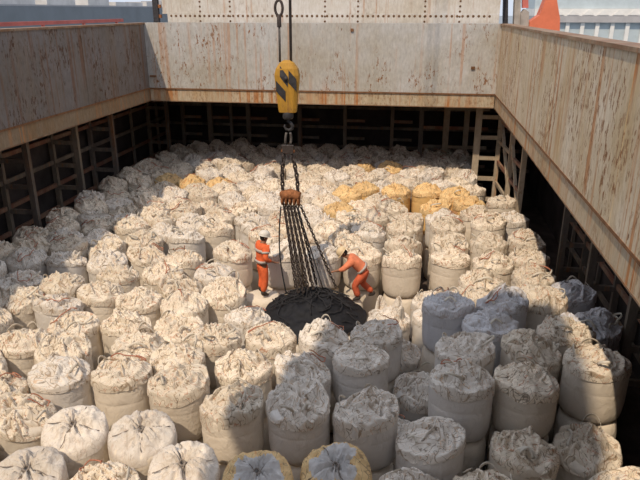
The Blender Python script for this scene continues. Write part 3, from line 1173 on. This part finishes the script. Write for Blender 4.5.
obj('block_casing', m, M['hook_y'], hb)
# black slanted warning stripes, thin painted plates on the front face
def front_y(z):
    t = z / H
    for (r0, t0), (r1, t1) in zip(prof, prof[1:]):
        if t0 <= t <= t1:
            r = r0 + (r1 - r0) * (t - t0) / (t1 - t0)
            return r / 0.385 * hw * 0.55
    return 0.1
for sgn in (-1, 1):
    for (x0, z0, x1, z1, w) in ((-0.14, 0.90, 0.04, 0.70, 0.17), (-0.235, 0.62, -0.02, 0.42, 0.17), (0.06, 0.82, 0.235, 0.66, 0.20)):
        m = MB()
        s = hw / 0.28
        quad = [(x0 * s, z0 * H), (x1 * s, z1 * H), (x1 * s, z1 * H - w * 1.4), (x0 * s, z0 * H - w * 1.4)]
        a = [(q[0], sgn * (front_y(max(0, q[1])) + 0.002), q[1]) for q in quad]
        b = [(q[0], sgn * (front_y(max(0, q[1])) + 0.012), q[1]) for q in quad]
        m.add(a + b, [(0, 1, 2, 3), (7, 6, 5, 4), (0, 4, 5, 1), (1, 5, 6, 2), (2, 6, 7, 3), (3, 7, 4, 0)])
        obj('warning_stripe', m, M['hook_k'], hb)
m = MB()
m.tube([(0, -0.19 * hw / 0.28, 0.66 * H), (0, 0.19 * hw / 0.28, 0.66 * H)], 0.05, 14)
obj('sheave_pin', m, M['hook_k'], hb, True)
m = MB()
m.lathe([(0.10, -0.16), (0.13, -0.12), (0.13, -0.02), (0.10, 0.02)], 14)
obj('swivel', m, M['hook_k'], hb, True)
hk = [(0, 0, -0.12), (0, 0, -0.28), (0.10, 0, -0.36), (0.17, 0, -0.47), (0.15, 0, -0.60), (0.04, 0, -0.67), (-0.09, 0, -0.63), (-0.15, 0, -0.52), (-0.13, 0, -0.43)]
m = MB()
hk = [(0.6 * q[0], 0, -0.12 + 0.55 * (q[2] + 0.12)) for q in hk]
m.tube(hk, [0.03, 0.034, 0.037, 0.04, 0.037, 0.034, 0.03, 0.025, 0.012], 10)
obj('hook', m, M['hook_k'], hb, True)
tag(hb, 'yellow hook block with black slanted stripes hanging on two wires', 'hook block')

# wire ropes running up to the crane jib tip
JT = 24.0
for (u, eye) in ((280, True), (291, False)):
    w0 = P(u, 62)
    wr = empty('wire_rope', (w0.x, HY, w0.z))
    z1 = JT - 0.12 - w0.z
    m = MB()
    if eye:
        ze = P(280, 8).z - w0.z
        m.tube([(0, 0, 0.0), (0, 0, ze - 0.14)], 0.026, 8)
        m.tube([(0, 0, ze + 0.17), (0, 0, z1)], 0.026, 8)
        obj('rope', m, M['wire'], wr, True)
        m = MB()
        m.tube([(0.085 * math.sin(t), 0, ze + 0.16 * -math.cos(t)) for t in [2 * PI * i / 16 for i in range(16)]], 0.03, 8, closed=True)
        obj('shackle_ring', m, M['chain'], wr, True)
        m = MB()
        m.lathe([(0.045, ze - 0.40), (0.05, ze - 0.38), (0.05, ze - 0.16), (0.03, ze - 0.14)], 10)
        obj('socket', m, M['chain'], wr, True)
        tag(wr, 'thin steel wire with a round shackle ring and socket above the yellow hook block', 'wire rope')
    else:
        # twisted, knobbly second fall
        m.tube([(0, 0, 0.0), (0, 0, z1)], 0.032, 8)
        obj('rope', m, M['wire'], wr, True)
        for i in range(12):
            m = MB()
            zz = 0.25 + i * 0.17
            m.lathe([(0.036, zz), (0.05, zz + 0.02), (0.05, zz + 0.06), (0.036, zz + 0.08)], 8)
            if i > 6:
                obj('clamp', m, M['chain'], wr, True)
        tag(wr, 'plain thicker steel wire with small clamps above the yellow hook block', 'wire rope')


def chain(path, pitch=0.085, r=0.017, sagseed=0):
    """steel links, each turned a quarter against the one before"""
    pts = [Vector(p) for p in path]
    # resample
    out = [pts[0]]
    acc = 0
    for a, b in zip(pts, pts[1:]):
        L = (b - a).length
        d = pitch - acc
        while d <= L:
            out.append(a + (b - a) * d / L)
            d += pitch
        acc = L - (d - pitch)
    m = MB()
    for i in range(len(out) - 1):
        a, b = out[i], out[i + 1]
        d = (b - a).normalized()
        u = d.orthogonal().normalized()
        if i % 2:
            u = d.cross(u)
        c = (a + b) / 2
        hl = pitch * 0.68
        ring = []
        for k in range(8):
            t = 2 * PI * k / 8
            ring.append(c + d * hl * math.cos(t) + u * pitch * 0.36 * math.sin(t))
        m.tube(ring, r, 5, closed=True)
    return m


# straps from hook to the chain ring
ringp = P(288, 149)
hookp = Vector((hx, HY, bot.z - 0.50))
for i, dx in enumerate((-0.07, 0.08)):
    m = MB()
    a = hookp + Vector((dx * 0.6, 0, 0.02)); b = ringp + Vector((dx * 0.8, 0, 0.125))
    path = [a.lerp(b, t / 8) + Vector((dx * 0.1 * math.sin(t / 8 * PI), 0.03 * (1 if i else -1) * math.sin(t / 8 * PI), 0)) for t in range(9)]
    m.tube(path, 0.03, 7)
    tag(obj('sling_strap', m, M['wire'], None, True), 'dark doubled sling leg between the hook and the upper chain ring', 'sling', 'sling legs under the hook')
m = MB()
m.box(ringp.x - 0.13, ringp.x + 0.13, HY - 0.06, HY + 0.06, ringp.z - 0.09, ringp.z + 0.09)
cr = obj('chain_coupling', m, M['chain'])
m = MB()
m.tube([(ringp.x - 0.16, HY, ringp.z - 0.05), (ringp.x + 0.16, HY, ringp.z - 0.05)], 0.035, 8)
obj('pin', m, M['chain_rust'], cr, True)
tag(cr, 'small dark steel coupling above the pair of rusty chains', 'coupling')
e1, e2 = P(283, 192), P(298, 192)
for e in (e1, e2):
    a = ringp + Vector((0.1 if e is e2 else -0.1, 0, -0.15))
    path = [a.lerp(e, t / 10) + Vector((0.03 * math.sin(t / 10 * PI) * (1 if e is e2 else -1), 0, 0)) for t in range(11)]
    c = obj('bar_chain', chain(path, 0.11, 0.024), M['chain'], None, True)
    tag(c, 'short dark chain holding the rusty spreader bar', 'chain', 'pair of chains over the spreader bar')
# rusty spreader bar with knuckles
s1, s2 = P(281, 196), P(300, 196)
sp = empty('spreader_bar', ((s1.x + s2.x) / 2, HY, s1.z))
L = (s2.x - s1.x) / 2
m = MB()
path = [(-L + 2 * L * i / 10, 0, 0.05 * math.sin(i / 10 * PI)) for i in range(11)]
m.tube(path, [0.10, 0.13, 0.13, 0.12, 0.13, 0.14, 0.13, 0.12, 0.13, 0.13, 0.10], 10)
obj('bar', m, M['chain_rust'], sp, True)
for i in range(5):
    m = MB()
    x = -L * 0.85 + L * 1.7 * i / 4
    m.tube([(x, 0.10 * math.sin(t), -0.10 - 0.10 * math.cos(t)) for t in [2 * PI * k / 12 for k in range(12)]], 0.03, 6, closed=True)
    obj('eye_ring', m, M['chain_rust'], sp, True)
tag(sp, 'rust-brown spreader bar gathering the dark slings', 'spreader bar')

# chain slings fanning down from the bar to the net
rs = random.Random(14)
ends = [(286, 291, 13.9), (296, 297, 14.05), (299, 304, 13.5), (300.5, 297, 14.0), (304, 305, 13.45), (306, 296, 14.0), (309, 303, 13.5), (311.5, 296, 14.0), (314, 303, 13.5),
        (317, 295, 14.05), (323, 295, 13.8), (337, 291, 14.3)]
for i, (u, v, yy) in enumerate(ends):
    t0 = i / (len(ends) - 1)
    a = Vector((sp.location.x - L * 0.95 + 1.9 * L * i / 11, HY + (0.09 if i % 2 else -0.09), s1.z - 0.24))
    e = at_y(u, v, yy)
    e.z = net_h(e.x, e.y) + 0.12
    path = []
    bow = 0.0
    if i == 0:
        bow = -0.1
    for k in range(15):
        t = k / 14
        q = a.lerp(e, t)
        q.x += bow * math.sin(t * PI)
        q.z += 0.0
        path.append(q)
    if i in (0, 10):
        m = MB()
        m.tube(path, 0.018, 6)
        c = obj('rope_sling', m, M['rope'], None, True)
        tag(c, 'slender dark rope sling hanging from the spreader bar beside the bundle of chains', 'sling', 'slender rope slings')
    elif i == 11:
        c = obj('chain_sling', chain(path, 0.08, 0.015), M['chain'], None, True)
        tag(c, 'dark chain slanting away from the bundle toward the bending worker', 'chain')
    else:
        c = obj('chain_sling', chain(path, 0.085, 0.0165), M['chain'], None, True)
        tag(c, 'dark chain in the bundle hanging from the spreader bar to the net', 'chain', 'bundle of chains over the net')

# ------------------------------------------------------------------ workers
def skin(name, chains, mat, sub=2):
    """one continuous surface grown over a joint skeleton; chains = lists of (point, rx, ry); equal points are welded"""
    verts, rad, edges, idx = [], [], [], {}
    for ch in chains:
        prev = None
        for (p, r) in ch:
            key = tuple(round(c, 3) for c in p)
            if key not in idx:
                idx[key] = len(verts)
                verts.append(p)
                rad.append(r)
            i = idx[key]
            if prev is not None and prev != i:
                edges.append((prev, i))
            prev = i
    me = bpy.data.meshes.new(name + '_skeleton')
    me.from_pydata(verts, edges, [])
    o = bpy.data.objects.new(name, me)
    COL.objects.link(o)
    o.modifiers.new('skin', 'SKIN')
    bmx = bmesh.new()
    bmx.from_mesh(me)
    lay = bmx.verts.layers.skin.verify()
    for i, v in enumerate(bmx.verts):
        r = rad[i]
        v[lay].radius = r if isinstance(r, tuple) else (r, r)
        v[lay].use_root = (i == 0)
    bmx.to_mesh(me)
    bmx.free()
    o.modifiers['skin'].use_smooth_shade = True
    sm = o.modifiers.new('sub', 'SUBSURF')
    sm.levels = sm.render_levels = sub
    dg = bpy.context.evaluated_depsgraph_get()
    out = bpy.data.meshes.new_from_object(o.evaluated_get(dg))
    bpy.data.objects.remove(o)
    out.name = name
    out.materials.clear()
    out.materials.append(mat)
    out.polygons.foreach_set('use_smooth', [True] * len(out.polygons))
    return out


def V3(*a):
    return tuple(a)


def lerp(a, b, t):
    return tuple(x + (y - x) * t for x, y in zip(a, b))


def hand_chains(wrist, dirv, side, palm_up=(0, 0, 1)):
    """palm, four bent fingers of unequal length, thumb from the side of the palm"""
    d = Vector(dirv).normalized()
    w = Vector(wrist)
    s = d.cross(Vector(palm_up)).normalized() * side
    n = s.cross(d).normalized()
    palm = w + d * 0.055
    out = [[(tuple(w), 0.026), (tuple(palm), (0.036, 0.018))]]
    for k, ln in enumerate((0.062, 0.072, 0.067, 0.052)):
        b = palm + d * 0.03 + s * (0.026 - 0.0175 * k)
        q = b + d * ln * 0.5 - n * 0.006
        e = q + (d * 0.75 - n * 0.65).normalized() * ln * 0.55
        out.append([(tuple(palm), (0.036, 0.018)), (tuple(b), 0.0095), (tuple(q), 0.0088), (tuple(e), 0.0075)])
    tb = w + d * 0.03 + s * 0.034
    te = tb + (d * 0.7 + s * 0.6 - n * 0.3).normalized() * 0.045
    out.append([(tuple(palm), (0.036, 0.018)), (tuple(tb), 0.0115), (tuple(te), 0.009)])
    return out


def head_parts(root, c, fdir, up, helm_mat):
    """face features, hair and a peaked safety helmet about the head centre c"""
    f = Vector(fdir).normalized(); u = Vector(up).normalized()
    f = (f - u * f.dot(u)).normalized()
    s = u.cross(f)
    c = Vector(c)
    mw = Matrix((s, f, u)).transposed().to_4x4()
    mw.translation = c

    def put(name, mb, mat, smooth=True):
        o = obj(name, mb, mat, root, smooth)
        o.matrix_local = mw
        return o
    # helmet: local x side, y face, z up
    m = MB()
    n = 28
    prof = [(0.128, 0.035), (0.132, 0.045), (0.130, 0.08), (0.118, 0.12), (0.092, 0.152), (0.05, 0.172), (0.012, 0.177)]
    vs = []
    for r, z in prof:
        for k in range(n):
            a = 2 * PI * k / n
            vs.append((r * 0.92 * math.cos(a), r * 1.1 * math.sin(a), z + (0.006 if abs(math.cos(a)) < 0.2 and z > 0.1 else 0)))
    fs = [(i * n + k, i * n + (k + 1) % n, (i + 1) * n + (k + 1) % n, (i + 1) * n + k) for i in range(len(prof) - 1) for k in range(n)]
    fs.append(tuple((len(prof) - 1) * n + k for k in range(n)))
    m.add(vs, fs)
    h = put('helmet', m, helm_mat)
    m = MB()
    vs, fs = [], []
    for k in range(n):
        a = 2 * PI * k / n
        pk = 0.022 + 0.05 * max(0, math.sin(a)) ** 2
        ix, iy = 0.126 * 0.92 * math.cos(a), 0.126 * 1.1 * math.sin(a)
        ox, oy = (0.126 * 0.92 + 0.022) * math.cos(a), (0.126 * 1.1 + pk) * math.sin(a)
        dz = -0.012 * max(0, math.sin(a))
        vs += [(ix, iy, 0.044), (ox, oy, 0.034 + dz), (ox, oy, 0.028 + dz), (ix, iy, 0.034)]
    for k in range(n):
        j = (k + 1) % n
        for q in range(4):
            fs.append((k * 4 + q, j * 4 + q, j * 4 + (q + 1) % 4, k * 4 + (q + 1) % 4))
    m.add(vs, fs)
    br = obj('brim', m, helm_mat, h, True)
    # hair under the helmet
    m = MB()
    vs, fs = [], []
    K = 16
    for i, (r, z) in enumerate(((0.100, 0.05), (0.101, 0.0), (0.094, -0.05), (0.075, -0.085))):
        for k in range(K):
            a = PI * 0.93 + (PI * 1.14) * k / (K - 1)
            vs.append((r * 0.9 * math.cos(a), r * 1.06 * math.sin(a), z))
    fs = [(i * K + k, i * K + k + 1, (i + 1) * K + k + 1, (i + 1) * K + k) for i in range(3) for k in range(K - 1)]
    m.add(vs, fs)
    put('hair', m, M['hair'])
    for sx in (-1, 1):
        m = MB()
        m.lathe([(0.002, -0.010), (0.010, -0.005), (0.011, 0.0), (0.009, 0.006), (0.002, 0.010)], 10, (sx * 0.033, 0.094, 0.005))
        put('eye', m, M['hair'])
        m = MB()
        m.lathe([(0.006, -0.034), (0.014, -0.02), (0.018, 0.0), (0.016, 0.02), (0.006, 0.03)], 8, (sx * 0.093, -0.005, -0.005))
        put('ear', m, M['skin'])
    m = MB()
    m.box(-0.024, 0.024, 0.088, 0.098, -0.058, -0.050)
    put('mouth', m, M['rust_trouser'])


def make_worker(name, J, loc, rz, jacket, trousers, helm, label, stripes):
    """J holds the joints: local +x is the way the person faces"""
    root = empty(name, loc, rz)
    hd, nk = J['head'], J['neck']
    up = Vector(hd) - Vector(nk)
    fd = Vector(J['face'])
    un = up.normalized()
    fdn = (fd - un * fd.dot(un)).normalized()
    chin = tuple(Vector(hd) - un * 0.075 + fdn * 0.035)
    crown = tuple(Vector(hd) + un * 0.075)
    nose = tuple(Vector(hd) + fdn * 0.108 - un * 0.018)
    chest = J['chest']
    ch = [[(J['pelvis'], (0.135, 0.10)), (lerp(J['pelvis'], chest, 0.5), (0.125, 0.095)), (chest, (0.15, 0.105)), (nk, 0.058), (chin, (0.068, 0.075)), (hd, (0.082, 0.095)), (crown, (0.065, 0.075))],
          [(hd, (0.082, 0.095)), (nose, 0.014)]]
    for s, k in ((1, 'l'), (-1, 'r')):
        sh, el, wr = J[k + 'sh'], J[k + 'el'], J[k + 'wr']
        ch.append([(chest, (0.15, 0.105)), (sh, 0.062), (lerp(sh, el, 0.5), 0.050), (el, 0.042), (lerp(el, wr, 0.4), 0.040), (wr, 0.026)])
        ch += hand_chains(wr, J[k + 'hd'], s)
        hp, kn, an, to = J[k + 'hip'], J[k + 'kn'], J[k + 'an'], J[k + 'to']
        ch.append([(J['pelvis'], (0.135, 0.10)), (hp, 0.088), (lerp(hp, kn, 0.5), 0.075), (kn, 0.057), (lerp(kn, an, 0.35), 0.055), (an, 0.038), (lerp(an, to, 0.6), 0.036), (to, 0.028)])
    link('body', skin('body', ch, M['skin']), root)
    # jacket over trunk and arms
    g = 1.22
    jc = [[(lerp(J['pelvis'], chest, -0.05), (0.215, 0.165)), (lerp(J['pelvis'], chest, 0.28), (0.205, 0.16)), (lerp(J['pelvis'], chest, 0.6), (0.21, 0.16)), (chest, (0.225, 0.165)), (lerp(chest, nk, 0.75), 0.085)]]
    for k in 'lr':
        sh, el, wr = J[k + 'sh'], J[k + 'el'], J[k + 'wr']
        jc.append([(chest, (0.225, 0.165)), (sh, 0.105), (lerp(sh, el, 0.5), 0.088), (el, 0.078), (lerp(el, wr, J.get('cuff', 0.75) * 0.6), 0.056), (lerp(el, wr, J.get('cuff', 0.75)), 0.046)])
    jm = link('jacket', skin('jacket', jc, jacket), root)
    tr = [[(tuple(Vector(J['pelvis']) + Vector((0, 0, 0.05))), (0.145, 0.115)), (J['pelvis'], (0.15, 0.12))]]
    for k in 'lr':
        hp, kn, an = J[k + 'hip'], J[k + 'kn'], J[k + 'an']
        tr.append([(J['pelvis'], (0.15, 0.12)), (hp, 0.135), (lerp(hp, kn, 0.5), 0.115), (kn, 0.095), (lerp(kn, an, 0.5), 0.090), (lerp(kn, an, 0.88), 0.085)])
    link('trousers', skin('trousers', tr, trousers), root)
    for k in 'lr':
        an, to = J[k + 'an'], J[k + 'to']
        hl = tuple(Vector(an) - (Vector(to) - Vector(an)).normalized() * 0.04 + Vector((0, 0, -0.04)))
        bt = [[(lerp(J[k + 'kn'], an, 0.80), 0.060), (an, 0.056), (lerp(an, to, 0.55), (0.055, 0.045)), (to, (0.042, 0.034))], [(an, 0.056), (hl, 0.045)]]
        link('boot', skin('boot', bt, M['boot']), root)
    # reflective bands: rings about the trunk and the shoulders
    for (a, b, t, rx, ry, w) in stripes:
        p = Vector(lerp(J[a], J[b], t))
        d = (Vector(J[b]) - Vector(J[a])).normalized()
        sy = Vector((0, 1, 0))
        sy = (sy - d * sy.dot(d)).normalized()
        sxv = sy.cross(d)
        m = MB()
        n = 28
        vs = []
        for h, gx in ((-w / 2, 1.0), (w / 2, 1.0), (w / 2, 0.9), (-w / 2, 0.9)):
            for k in range(n):
                a_ = 2 * PI * k / n
                c_, s_ = math.cos(a_), math.sin(a_)
                c_ = math.copysign(abs(c_) ** 0.8, c_); s_ = math.copysign(abs(s_) ** 0.8, s_)
                vs.append(p + d * h + sxv * rx * gx * c_ + sy * ry * gx * s_)
        fs = []
        for q in range(4):
            for k in range(n):
                q2 = (q + 1) % 4
                fs.append((q * n + k, q * n + (k + 1) % n, q2 * n + (k + 1) % n, q2 * n + k))
        m.add(vs, fs)
        obj('reflective_band', m, M['reflect'], jm, True)
    head_parts(root, hd, fd, tuple(up), helm)
    tag(root, label, 'person')
    return root


PITF = -1.1
# standing worker, seen from behind, turned to the hanging slings
pos = at_z(263, 295, PITF)
JW1 = dict(pelvis=(0, 0, 0.94), chest=(0.03, 0, 1.32), neck=(0.05, 0, 1.50), head=(0.085, 0, 1.63), face=(1, -0.1, -0.25),
           lsh=(0.03, 0.19, 1.40), lel=(0.02, 0.36, 1.18), lwr=(0.20, 0.33, 1.00), lhd=(0.8, -0.1, -0.5),
           rsh=(0.03, -0.19, 1.40), rel=(-0.03, -0.31, 1.13), rwr=(0.22, -0.27, 0.99), rhd=(0.9, 0.1, -0.4),
           lhip=(0.0, 0.10, 0.88), lkn=(0.06, 0.13, 0.49), lan=(0.0, 0.14, 0.10), lto=(0.17, 0.16, 0.045),
           rhip=(0.0, -0.10, 0.88), rkn=(0.03, -0.12, 0.49), ran=(-0.06, -0.13, 0.10), rto=(0.11, -0.15, 0.045), cuff=0.7)
make_worker('person', JW1, (pos.x, pos.y, PITF), R(38), M['orange'], M['orange'], M['helm_w'],
            'person standing in orange jacket with grey reflective bands and white helmet beside the net',
            [('pelvis', 'chest', 0.16, 0.178, 0.228, 0.07), ('pelvis', 'chest', 0.95, 0.182, 0.245, 0.07), ('rsh', 'rel', 0.45, 0.096, 0.096, 0.05), ('lsh', 'lel', 0.45, 0.096, 0.096, 0.05)])
# bending worker who reaches for the net
pos = at_z(364, 299.5, PITF)
JW2 = dict(pelvis=(0, 0, 0.83), chest=(0.30, 0, 1.10), neck=(0.45, 0, 1.22), head=(0.56, 0, 1.30), face=(1, 0.15, -0.75),
           lsh=(0.34, 0.19, 1.14), lel=(0.55, 0.24, 0.95), lwr=(0.80, 0.20, 0.86), lhd=(0.9, -0.1, -0.25),
           rsh=(0.34, -0.19, 1.12), rel=(0.42, -0.24, 0.86), rwr=(0.62, -0.18, 0.74), rhd=(0.9, 0.2, -0.3),
           lhip=(0.02, 0.10, 0.78), lkn=(0.26, 0.13, 0.46), lan=(0.14, 0.14, 0.10), lto=(0.31, 0.15, 0.045),
           rhip=(0.0, -0.10, 0.78), rkn=(0.06, -0.14, 0.42), ran=(-0.26, -0.15, 0.12), rto=(-0.11, -0.17, 0.045), cuff=0.45)
make_worker('person', JW2, (pos.x, pos.y, PITF), R(186), M['salmon'], M['rust_trouser'], M['helm_t'],
            'person bending over in salmon-orange overalls and tan helmet, reaching for the black net',
            [('pelvis', 'chest', 0.25, 0.172, 0.222, 0.06)])

# ------------------------------------------------------------------ on deck
# stowed hatch cover behind the far coaming
CY = YB + 0.55
cl, crr = at_y(163, 20, CY).x, at_y(499, 20, CY).x
hc = empty('hatch_cover', ((cl + crr) / 2, CY, ZT))
ox, oz = hc.location.x, hc.location.z
m = MB()
zrow = at_y(330, 14.5, CY).z - oz
m.box(cl - ox, crr - ox, 0, 0.35, zrow + 0.02, 3.6)
obj('upper_plate', m, M['cover_white'], hc)
m = MB()
m.box(cl - ox + 0.2, crr - ox, -0.02, 0.33, 0.0, zrow + 0.015)
obj('lower_plate', m, M['cover_white'], hc)
m = MB()


def rivet(x, z, r=0.028):
    n = 6
    vs = [(x + r * math.cos(2 * PI * k / n), -0.021, z + r * math.sin(2 * PI * k / n)) for k in range(n)]
    vs += [(x + r * 0.6 * math.cos(2 * PI * k / n), -0.032, z + r * 0.6 * math.sin(2 * PI * k / n)) for k in range(n)]
    m.add(vs, [(k, (k + 1) % n, (k + 1) % n + n, k + n) for k in range(n)] + [tuple(range(n, 2 * n))])


x = cl - ox + 0.35
while x < crr - ox - 0.2:
    rivet(x, zrow - 0.055, 0.05)
    x += 0.185
o = obj('rivet_row', m, M['hole'], hc)
o['kind'] = 'stuff'
for u in (200, 230, 325, 358, 425, 460):
    m = MB()
    x = at_y(u, 10, CY).x - ox
    for k in range(20):
        rivet(x, 0.05 + k * 0.17, 0.042)
    for i in range(len(m.v)):
        m.v[i] = (m.v[i][0], m.v[i][1] if m.v[i][2] < zrow else m.v[i][1] + 0.018, m.v[i][2])
    o = obj('rivet_column', m, M['hole'], hc)
    o['kind'] = 'stuff'
for k in range(3):
    m = MB()
    x = cl - ox + (crr - cl) * (k + 0.5) / 3
    m.box(x - 0.06, x + 0.06, 0.33, 0.9, -0.4, 0.2)
    obj('hinge', m, M['crane_g'], hc)
tag(hc, 'white riveted hatch cover panel stowed upright above the far coaming', 'hatch cover')

# dark guide post at the left end of the hatch cover
p = at_y(155, 10, YB + 0.4)
gp = empty('guide_post', (p.x, YB + 0.5, D1))
m = MB()
m.box(-0.10, 0.10, -0.08, 0.08, 0, 4.2)
obj('post', m, M['hook_k'], gp)
for k in range(5):
    m = MB()
    m.box(0.10, 0.20, -0.05, 0.05, 1.5 + k * 0.35, 1.62 + k * 0.35)
    obj('bracket', m, M['chain_rust'], gp)
tag(gp, 'dark rusty guide post with brackets at the end of the white hatch cover', 'post')

# red rail along the deck edge
XRAIL = -13.4
rl = empty('deck_rail', (XRAIL, 15, D1))
m = MB()
zr = 5.50 - D1
m.box(-0.05, 0.05, -14, 13.2, zr, zr + 0.13)
obj('top_rail', m, M['red'], rl)
for k in range(10):
    m = MB()
    yy = -13.5 + k * 2.9
    m.box(-0.045, 0.045, yy - 0.05, yy + 0.05, 0, zr)
    obj('stanchion', m, M['red'], rl)
tag(rl, 'faded red deck rail running outside the shaded grey coaming', 'rail')
# red hull side of own ship carries deck outward
hs = MB()
hs.box(-14.5, HXL - 0.2, HYN, HYB + 6, ZB + 0.05, D1)
hs.box(HXR + 0.2, 7.5, HYN, HYB + 6, ZB + 0.05, D1)
hs.box(HXL - 0.2, HXR + 0.2, HYB + 0.2, HYB + 6, ZB + 0.05, D1)
hs.box(-14.5, 7.5, -16, HYN - 0.2, ZB + 0.05, D1)
struct(obj('floor_deck', hs, M['deck']), 'red-brown weather deck outside the hatch')
hu = MB()
hu.box(-14.6, -14.5, -16, HYB + 6, -6, D1)
hu.box(7.5, 7.6, -16, HYB + 6, -6, D1)
struct(obj('wall_hull_side', hu, M['barge']), 'hull sides of the ship')

# orange bracket of a deck machine beyond the far right corner
OY = 24.6
o0 = at_y(530, 26, OY)
og = empty('deck_machine', (o0.x + 0.5, OY, D1))


def oo(u, v):
    q = at_y(u, v, OY)
    return (q.x - og.location.x, q.z - og.location.z if v < 60 else 0.0)


b0 = oo(530, 24); b1 = oo(560, 27)
m = MB()
m.prism([oo(528, 60), oo(528, 22), oo(538, 15), oo(544, 0), oo(546, -30), oo(553, -30), oo(555, 0), oo(558, 18), oo(561, 60)], 'y', -0.35, 0.35)
obj('orange_bracket', m, M['crane_o'], og)
m = MB()
m.prism([oo(514, 60), oo(514, 3), oo(517, -30), oo(521, -30), oo(521, 60)], 'y', -0.2, 0.2)
obj('grey_post', m, M['crane_g'], og)
m = MB()
m.prism([oo(520, 60), oo(520, 14), oo(524, 9), oo(528, 12), oo(529, 60)], 'y', -0.25, 0.25)
obj('grey_housing', m, M['crane_g'], og)
m = MB()
m.prism([oo(522, 8), oo(522, -30), oo(527, -30), oo(528, 8)], 'y', -0.12, 0.12)
obj('red_arm', m, M['red'], og)
m = MB()
m.prism([oo(505, 60), oo(503, 10), oo(504, -30), oo(508, -30), oo(510, 60)], 'y', -0.15, 0.15)
obj('dark_post', m, M['hook_k'], og)
tag(og, 'orange tapering bracket with grey posts on deck beyond the rusty coaming', 'deck machine')

# quay shed beyond, and a moored barge on the other side, on the harbour water
s = MB()
s.box(-900, 900, -200, 1500, -6.2, -6.0)
struct(obj('ground_water', s, M['sea']), 'grey harbour water around the ship')
QY = 92.0
qa, qb = at_y(535, 10, QY).x, at_y(690, 10, QY).x
qs = empty('quay_shed', ((qa + qb) / 2, QY, -6))
qx = qs.location.x


def qz(v):
    return at_y(600, v, QY).z + 6


def qbox(name, v0, v1, y0, y1, mat):
    m = MB()
    m.box(qa - qx, qb - qx, y0, y1, qz(v1), qz(v0))
    return obj(name, m, mat, qs)


qbox('upper_wall', -60, 8.5, 0.6, 8, M['shedb'])
qbox('white_fascia', 8.6, 16, 0.0, 8, M['shedw'])
qbox('ledge', 16.1, 22.5, -0.3, 8, M['shedg'])
m = MB()
m.box(qa - qx, qb - qx, 0.3, 8, 0, qz(22.6))
obj('lower_wall', m, M['shedb'], qs)
k = 0
x = qa - qx + 0.4
while x < qb - qx - 1:
    m = MB()
    m.box(x, x + 0.5, 0.0, 0.3, 0, qz(22.7))
    obj('white_pillar', m, M['shedw'], qs)
    m = MB()
    zt = qz(8.4)
    m.prism([(x, qz(15)), (x + 0.75, qz(9.5)), (x + 1.5, qz(15))], 'y', -0.15, -0.02)
    obj('fascia_tooth', m, M['shedw'], qs)
    x += 1.9
tag(qs, 'pale blue and white quay shed across the water beyond the rusty coaming', 'building')

BX = -46.0
bg = empty('moored_barge', (BX, 90, -6))
m = MB()
m.prism([(-70, 0), (-72, 12.45), (45, 12.45), (38, 0)], 'x', -9, 0)
obj('hull', m, M['barge'], bg)
m = MB()
m.box(-0.4, 0.02, -72, 45, 12.46, 12.62)
obj('gunwale', m, M['shedg'], bg)
rbg = random.Random(2)
yy = -62
while yy < 40:
    ln = rbg.uniform(4, 11)
    m = MB()
    m.box(-6, -2, yy, yy + ln, 12.45, 12.45 + rbg.uniform(0.6, 1.6))
    obj('deck_house', m, rbg.choice((M['bargew'], M['bargew'], M['shedg'])), bg)
    yy += ln + rbg.uniform(1, 4)
tag(bg, 'long dark grey moored barge with pale deck houses beyond the shaded coaming', 'barge')

# the ship's two deck cranes: the one beyond the hatch works the hook, the one behind the camera is turned away
# and its house throws the shade on the near bags
def deck_crane(x, y, tip, rz_label):
    kr = empty('deck_crane', (x, y, D1))
    m = MB()
    m.lathe([(1.15, 0), (1.15, 5.6), (1.35, 5.7), (1.35, 6.0)], 28)
    obj('pedestal', m, M['crane_g'], kr, True)
    m = MB()
    m.box(-2.05, 2.05, -2.1, 2.1, 6.0, 12.4)
    obj('house', m, M['cover_white'], kr)
    b = Vector(tip) - Vector((x, y, D1))
    sg = -1 if b.y < 0 else 1
    a = Vector((0, 2.1 * sg, 7.0))
    m = MB()
    for sx in (-0.6, 0.6):
        m.bar(a + Vector((sx, 0, 0)), b + Vector((sx * 0.3, 0, 0)), 0.3, 0.5)
    obj('jib', m, M['hook_y'], kr)
    m = MB()
    m.tube([b + Vector((-0.4, 0, 0)), b + Vector((0.4, 0, 0))], 0.35, 16)
    obj('jib_sheave', m, M['chain_rust'], kr, True)
    return tag(kr, rz_label, 'crane')


deck_crane(-3.15, -0.6, (-3.15, -18.6, 18.0), 'ship deck crane behind the viewer with its jib turned away from the hatch')
deck_crane(-3.6, 33.5, (hx, HY, JT + 0.3), 'ship deck crane beyond the white hatch cover carrying the yellow hook block')
